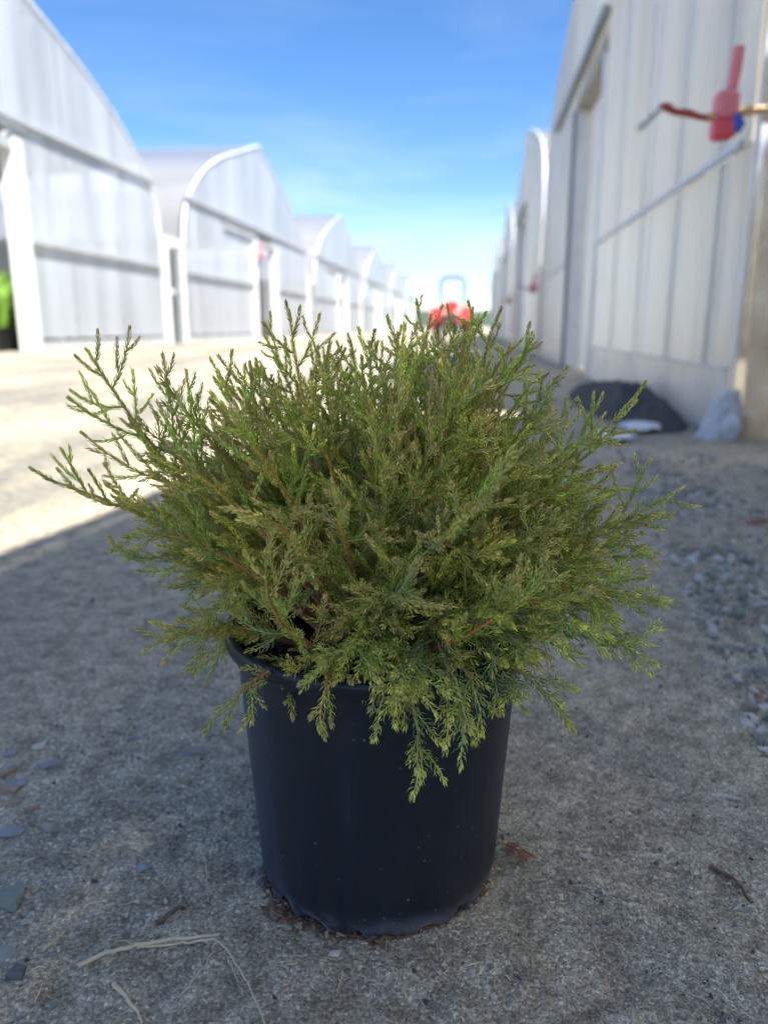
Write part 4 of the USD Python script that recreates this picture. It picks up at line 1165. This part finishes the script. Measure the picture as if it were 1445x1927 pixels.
straw('twig', [(0.245, .688, 0.0), (0.262, .665, .003), (0.268, .640, .0)], 0.0022, 'thin dark twig in the grit on the right', 'twig', 'bark', 17)

dl = thing('dried_sprig', 'small reddish dead conifer sprig beside the right foot of the pot', 'dried sprig', (0.055, 0.685, float(ground_z(0.055, 0.685)) + 0.003), -0.75)
obj('twig', tube([(-0.016, 0, 0.001), (0.0, 0.001, 0.003), (0.017, -0.001, 0.001)], [0.0008, 0.0009, 0.0005], 5), M['dead'], dl)
for k in range(9):
    x = -0.012 + k * 0.0032
    for sgn in (-1, 1):
        if (k * 2 + sgn) % 7 == 0:
            continue
        Q = np.array([(x, 0, 0.002), (x + 0.004, sgn * 0.0045, 0.004), (x + 0.009, sgn * 0.0075, 0.003)])
        obj('leaflet', tube(Q, [0.0008, 0.0010, 0.0003], 4), M['dead'], dl)

for i, (x, y, L, lab) in enumerate([(-0.525, .735, .022, 'longest reddish wood chip by the pointed blue flake at the left edge'), (-0.50, .712, .014, 'smaller wood chip nearer than the longest one at the left edge'),
                                    (-0.47, .700, .010, 'smallest crumb of wood chip right of the others at the left edge'), (-0.545, .77, .018, 'pale wood chip at the very left edge behind the others')]):
    c = trimesh.creation.box([L * 1.6, L * 0.42, L * 0.25]).subdivide()
    c.vertices += np.random.default_rng(i).normal(0, 0.05 * L, c.vertices.shape)
    lay('wood_chip', c, x, y, M['chip'], lab, 'wood chip', 0.4 * i, 0.001, 0.15)


# grit: thousands of small stones too many to count, scattered through the packed surface
def grit(name, label, n, sampler, sizes, mats, seed, clump=0.0):
    rr_ = np.random.default_rng(seed)
    pi = UsdGeom.PointInstancer.Define(stage, numbered('/World', name))
    base = pi.GetPath().pathString
    targets = []
    for k, mk in enumerate(mats):
        path = f'{base}/grain_{k + 1:03d}' if k else f'{base}/grain'
        usdkit.mesh(stage, path, rock(300 + k + seed, (1.0, 0.78, 0.55), facets=9 + k % 3), M[mk], smooth=25)
        targets.append(Sdf.Path(path))
    pi.CreatePrototypesRel().SetTargets(targets)
    P = sampler(rr_, n)
    x, y = P[:, 0], P[:, 1]
    if clump:
        keep = rr_.uniform(0, 1, len(x)) < np.clip((meshkit.fbm(np.stack([x * 9, y * 9, 0 * x], -1), 3, seed) - 0.5) * clump + 0.5, 0.03, 1)
        x, y = x[keep], y[keep]
    out = np.hypot(x - PX, y - PY) > R_BOT + 0.004
    x, y = x[out], y[out]
    sz = sizes[0] * (sizes[1] / sizes[0]) ** (rr_.uniform(0, 1, len(x)) ** 2.8)
    z = ground_z(x, y) + sz * rr_.uniform(-0.25, 0.35, len(x))
    q = rr_.normal(size=(len(x), 4)); q /= np.linalg.norm(q, axis=1, keepdims=True)
    pi.CreateProtoIndicesAttr(Vt.IntArray.FromNumpy(rr_.integers(0, len(mats), len(x)).astype(np.int32)))
    pi.CreatePositionsAttr(Vt.Vec3fArray.FromNumpy(np.stack([x, y, z], 1).astype(np.float32)))
    pi.CreateScalesAttr(Vt.Vec3fArray.FromNumpy(np.repeat(sz[:, None], 3, 1).astype(np.float32)))
    pi.CreateOrientationsAttr(Vt.QuathArray([Gf.Quath(float(a_[0]), Gf.Vec3h(float(a_[1]), float(a_[2]), float(a_[3]))) for a_ in q]))
    tag(pi.GetPrim(), label, 'gravel', kind='stuff')


def near_field(rr_, n):
    return np.stack([rr_.uniform(-0.75, 0.55, n), 0.38 + 1.1 * rr_.uniform(0, 1, n) ** 1.3], 1)


def mid_field(rr_, n):
    return np.stack([rr_.uniform(-1.6, 1.2, n), 1.2 + 3.2 * rr_.uniform(0, 1, n) ** 1.3], 1)


def right_strip(rr_, n):
    y = 0.8 + 2.6 * rr_.uniform(0, 1, n) ** 1.2
    return np.stack([0.36 + 0.1 * (y - 0.8) + np.abs(rr_.normal(0, 0.22, n)), y], 1)


grit('grit', 'fine mixed grit strewn over the packed ground round the pot', 26000, near_field, (0.0008, 0.0048), ['stone_grey', 'stone_tan', 'stone_pale', 'stone_grey', 'stone_pale', 'stone_green', 'stone_tan', 'stone_dark'], 1, 3.0)
grit('grit', 'loose grit on the shaded ground beyond the shrub', 9000, mid_field, (0.002, 0.010), ['stone_grey', 'stone_tan', 'stone_pale', 'stone_dark'], 2, 3.0)
grit('coarse_gravel', 'coarse pale gravel along the right-hand side in front of the wall', 6500, right_strip, (0.005, 0.019), ['stone_pale', 'stone_grey', 'stone_pale', 'stone_tan', 'stone_green'], 3, 2.5)

# scraps of straw and pale flakes lying about
rr2 = np.random.default_rng(55)
bits, flakes = [], []
for i in range(330):
    x, y = rr2.uniform(-0.6, 0.5), 0.42 + 0.75 * rr2.uniform() ** 1.3
    if math.hypot(x - PX, y - PY) < R_BOT + 0.02:
        continue
    a_ = rr2.uniform(0, 2 * PI); L = rr2.uniform(0.004, 0.020)
    dx, dy = math.cos(a_) * L / 2, math.sin(a_) * L / 2
    bend_ = rr2.normal(0, 0.15) * L
    P_ = [(x - dx, y - dy), (x - dy / L * bend_ * 2, y + dx / L * bend_ * 2), (x + dx, y + dy)]
    bits.append(tube([(u_, v_, float(ground_z(u_, v_)) + 0.0012 + 0.001 * (k == 1)) for k, (u_, v_) in enumerate(P_)], [0.0006, 0.0007, 0.0003], 4))
for i in range(900):
    x, y = rr2.uniform(-0.6, 0.5), 0.42 + 0.75 * rr2.uniform() ** 1.2
    if math.hypot(x - PX, y - PY) < R_BOT + 0.008 or meshkit.noise(np.array([x * 14, y * 14, 0.0]), 3) < 0.42:
        continue
    sz = 0.0010 + 0.0024 * rr2.uniform() ** 2.5
    f_ = rock(int(1000 + i), (sz * 1.3, sz, sz * 0.45), facets=8)
    flakes.append(move(f_, (x, y, float(ground_z(x, y)) + sz * 0.25), (rr2.normal(0, 0.3), rr2.normal(0, 0.3), rr2.uniform(0, 6))))
tag(obj('straw_bits', cat(*bits), M['straw']), 'tiny scraps of dry straw scattered over the packed ground', 'straw', kind='stuff')
tag(obj('pale_flakes', cat(*flakes), M['stone_pale']), 'pale flakes speckling the packed ground in front of the pot', 'flakes', kind='stuff')
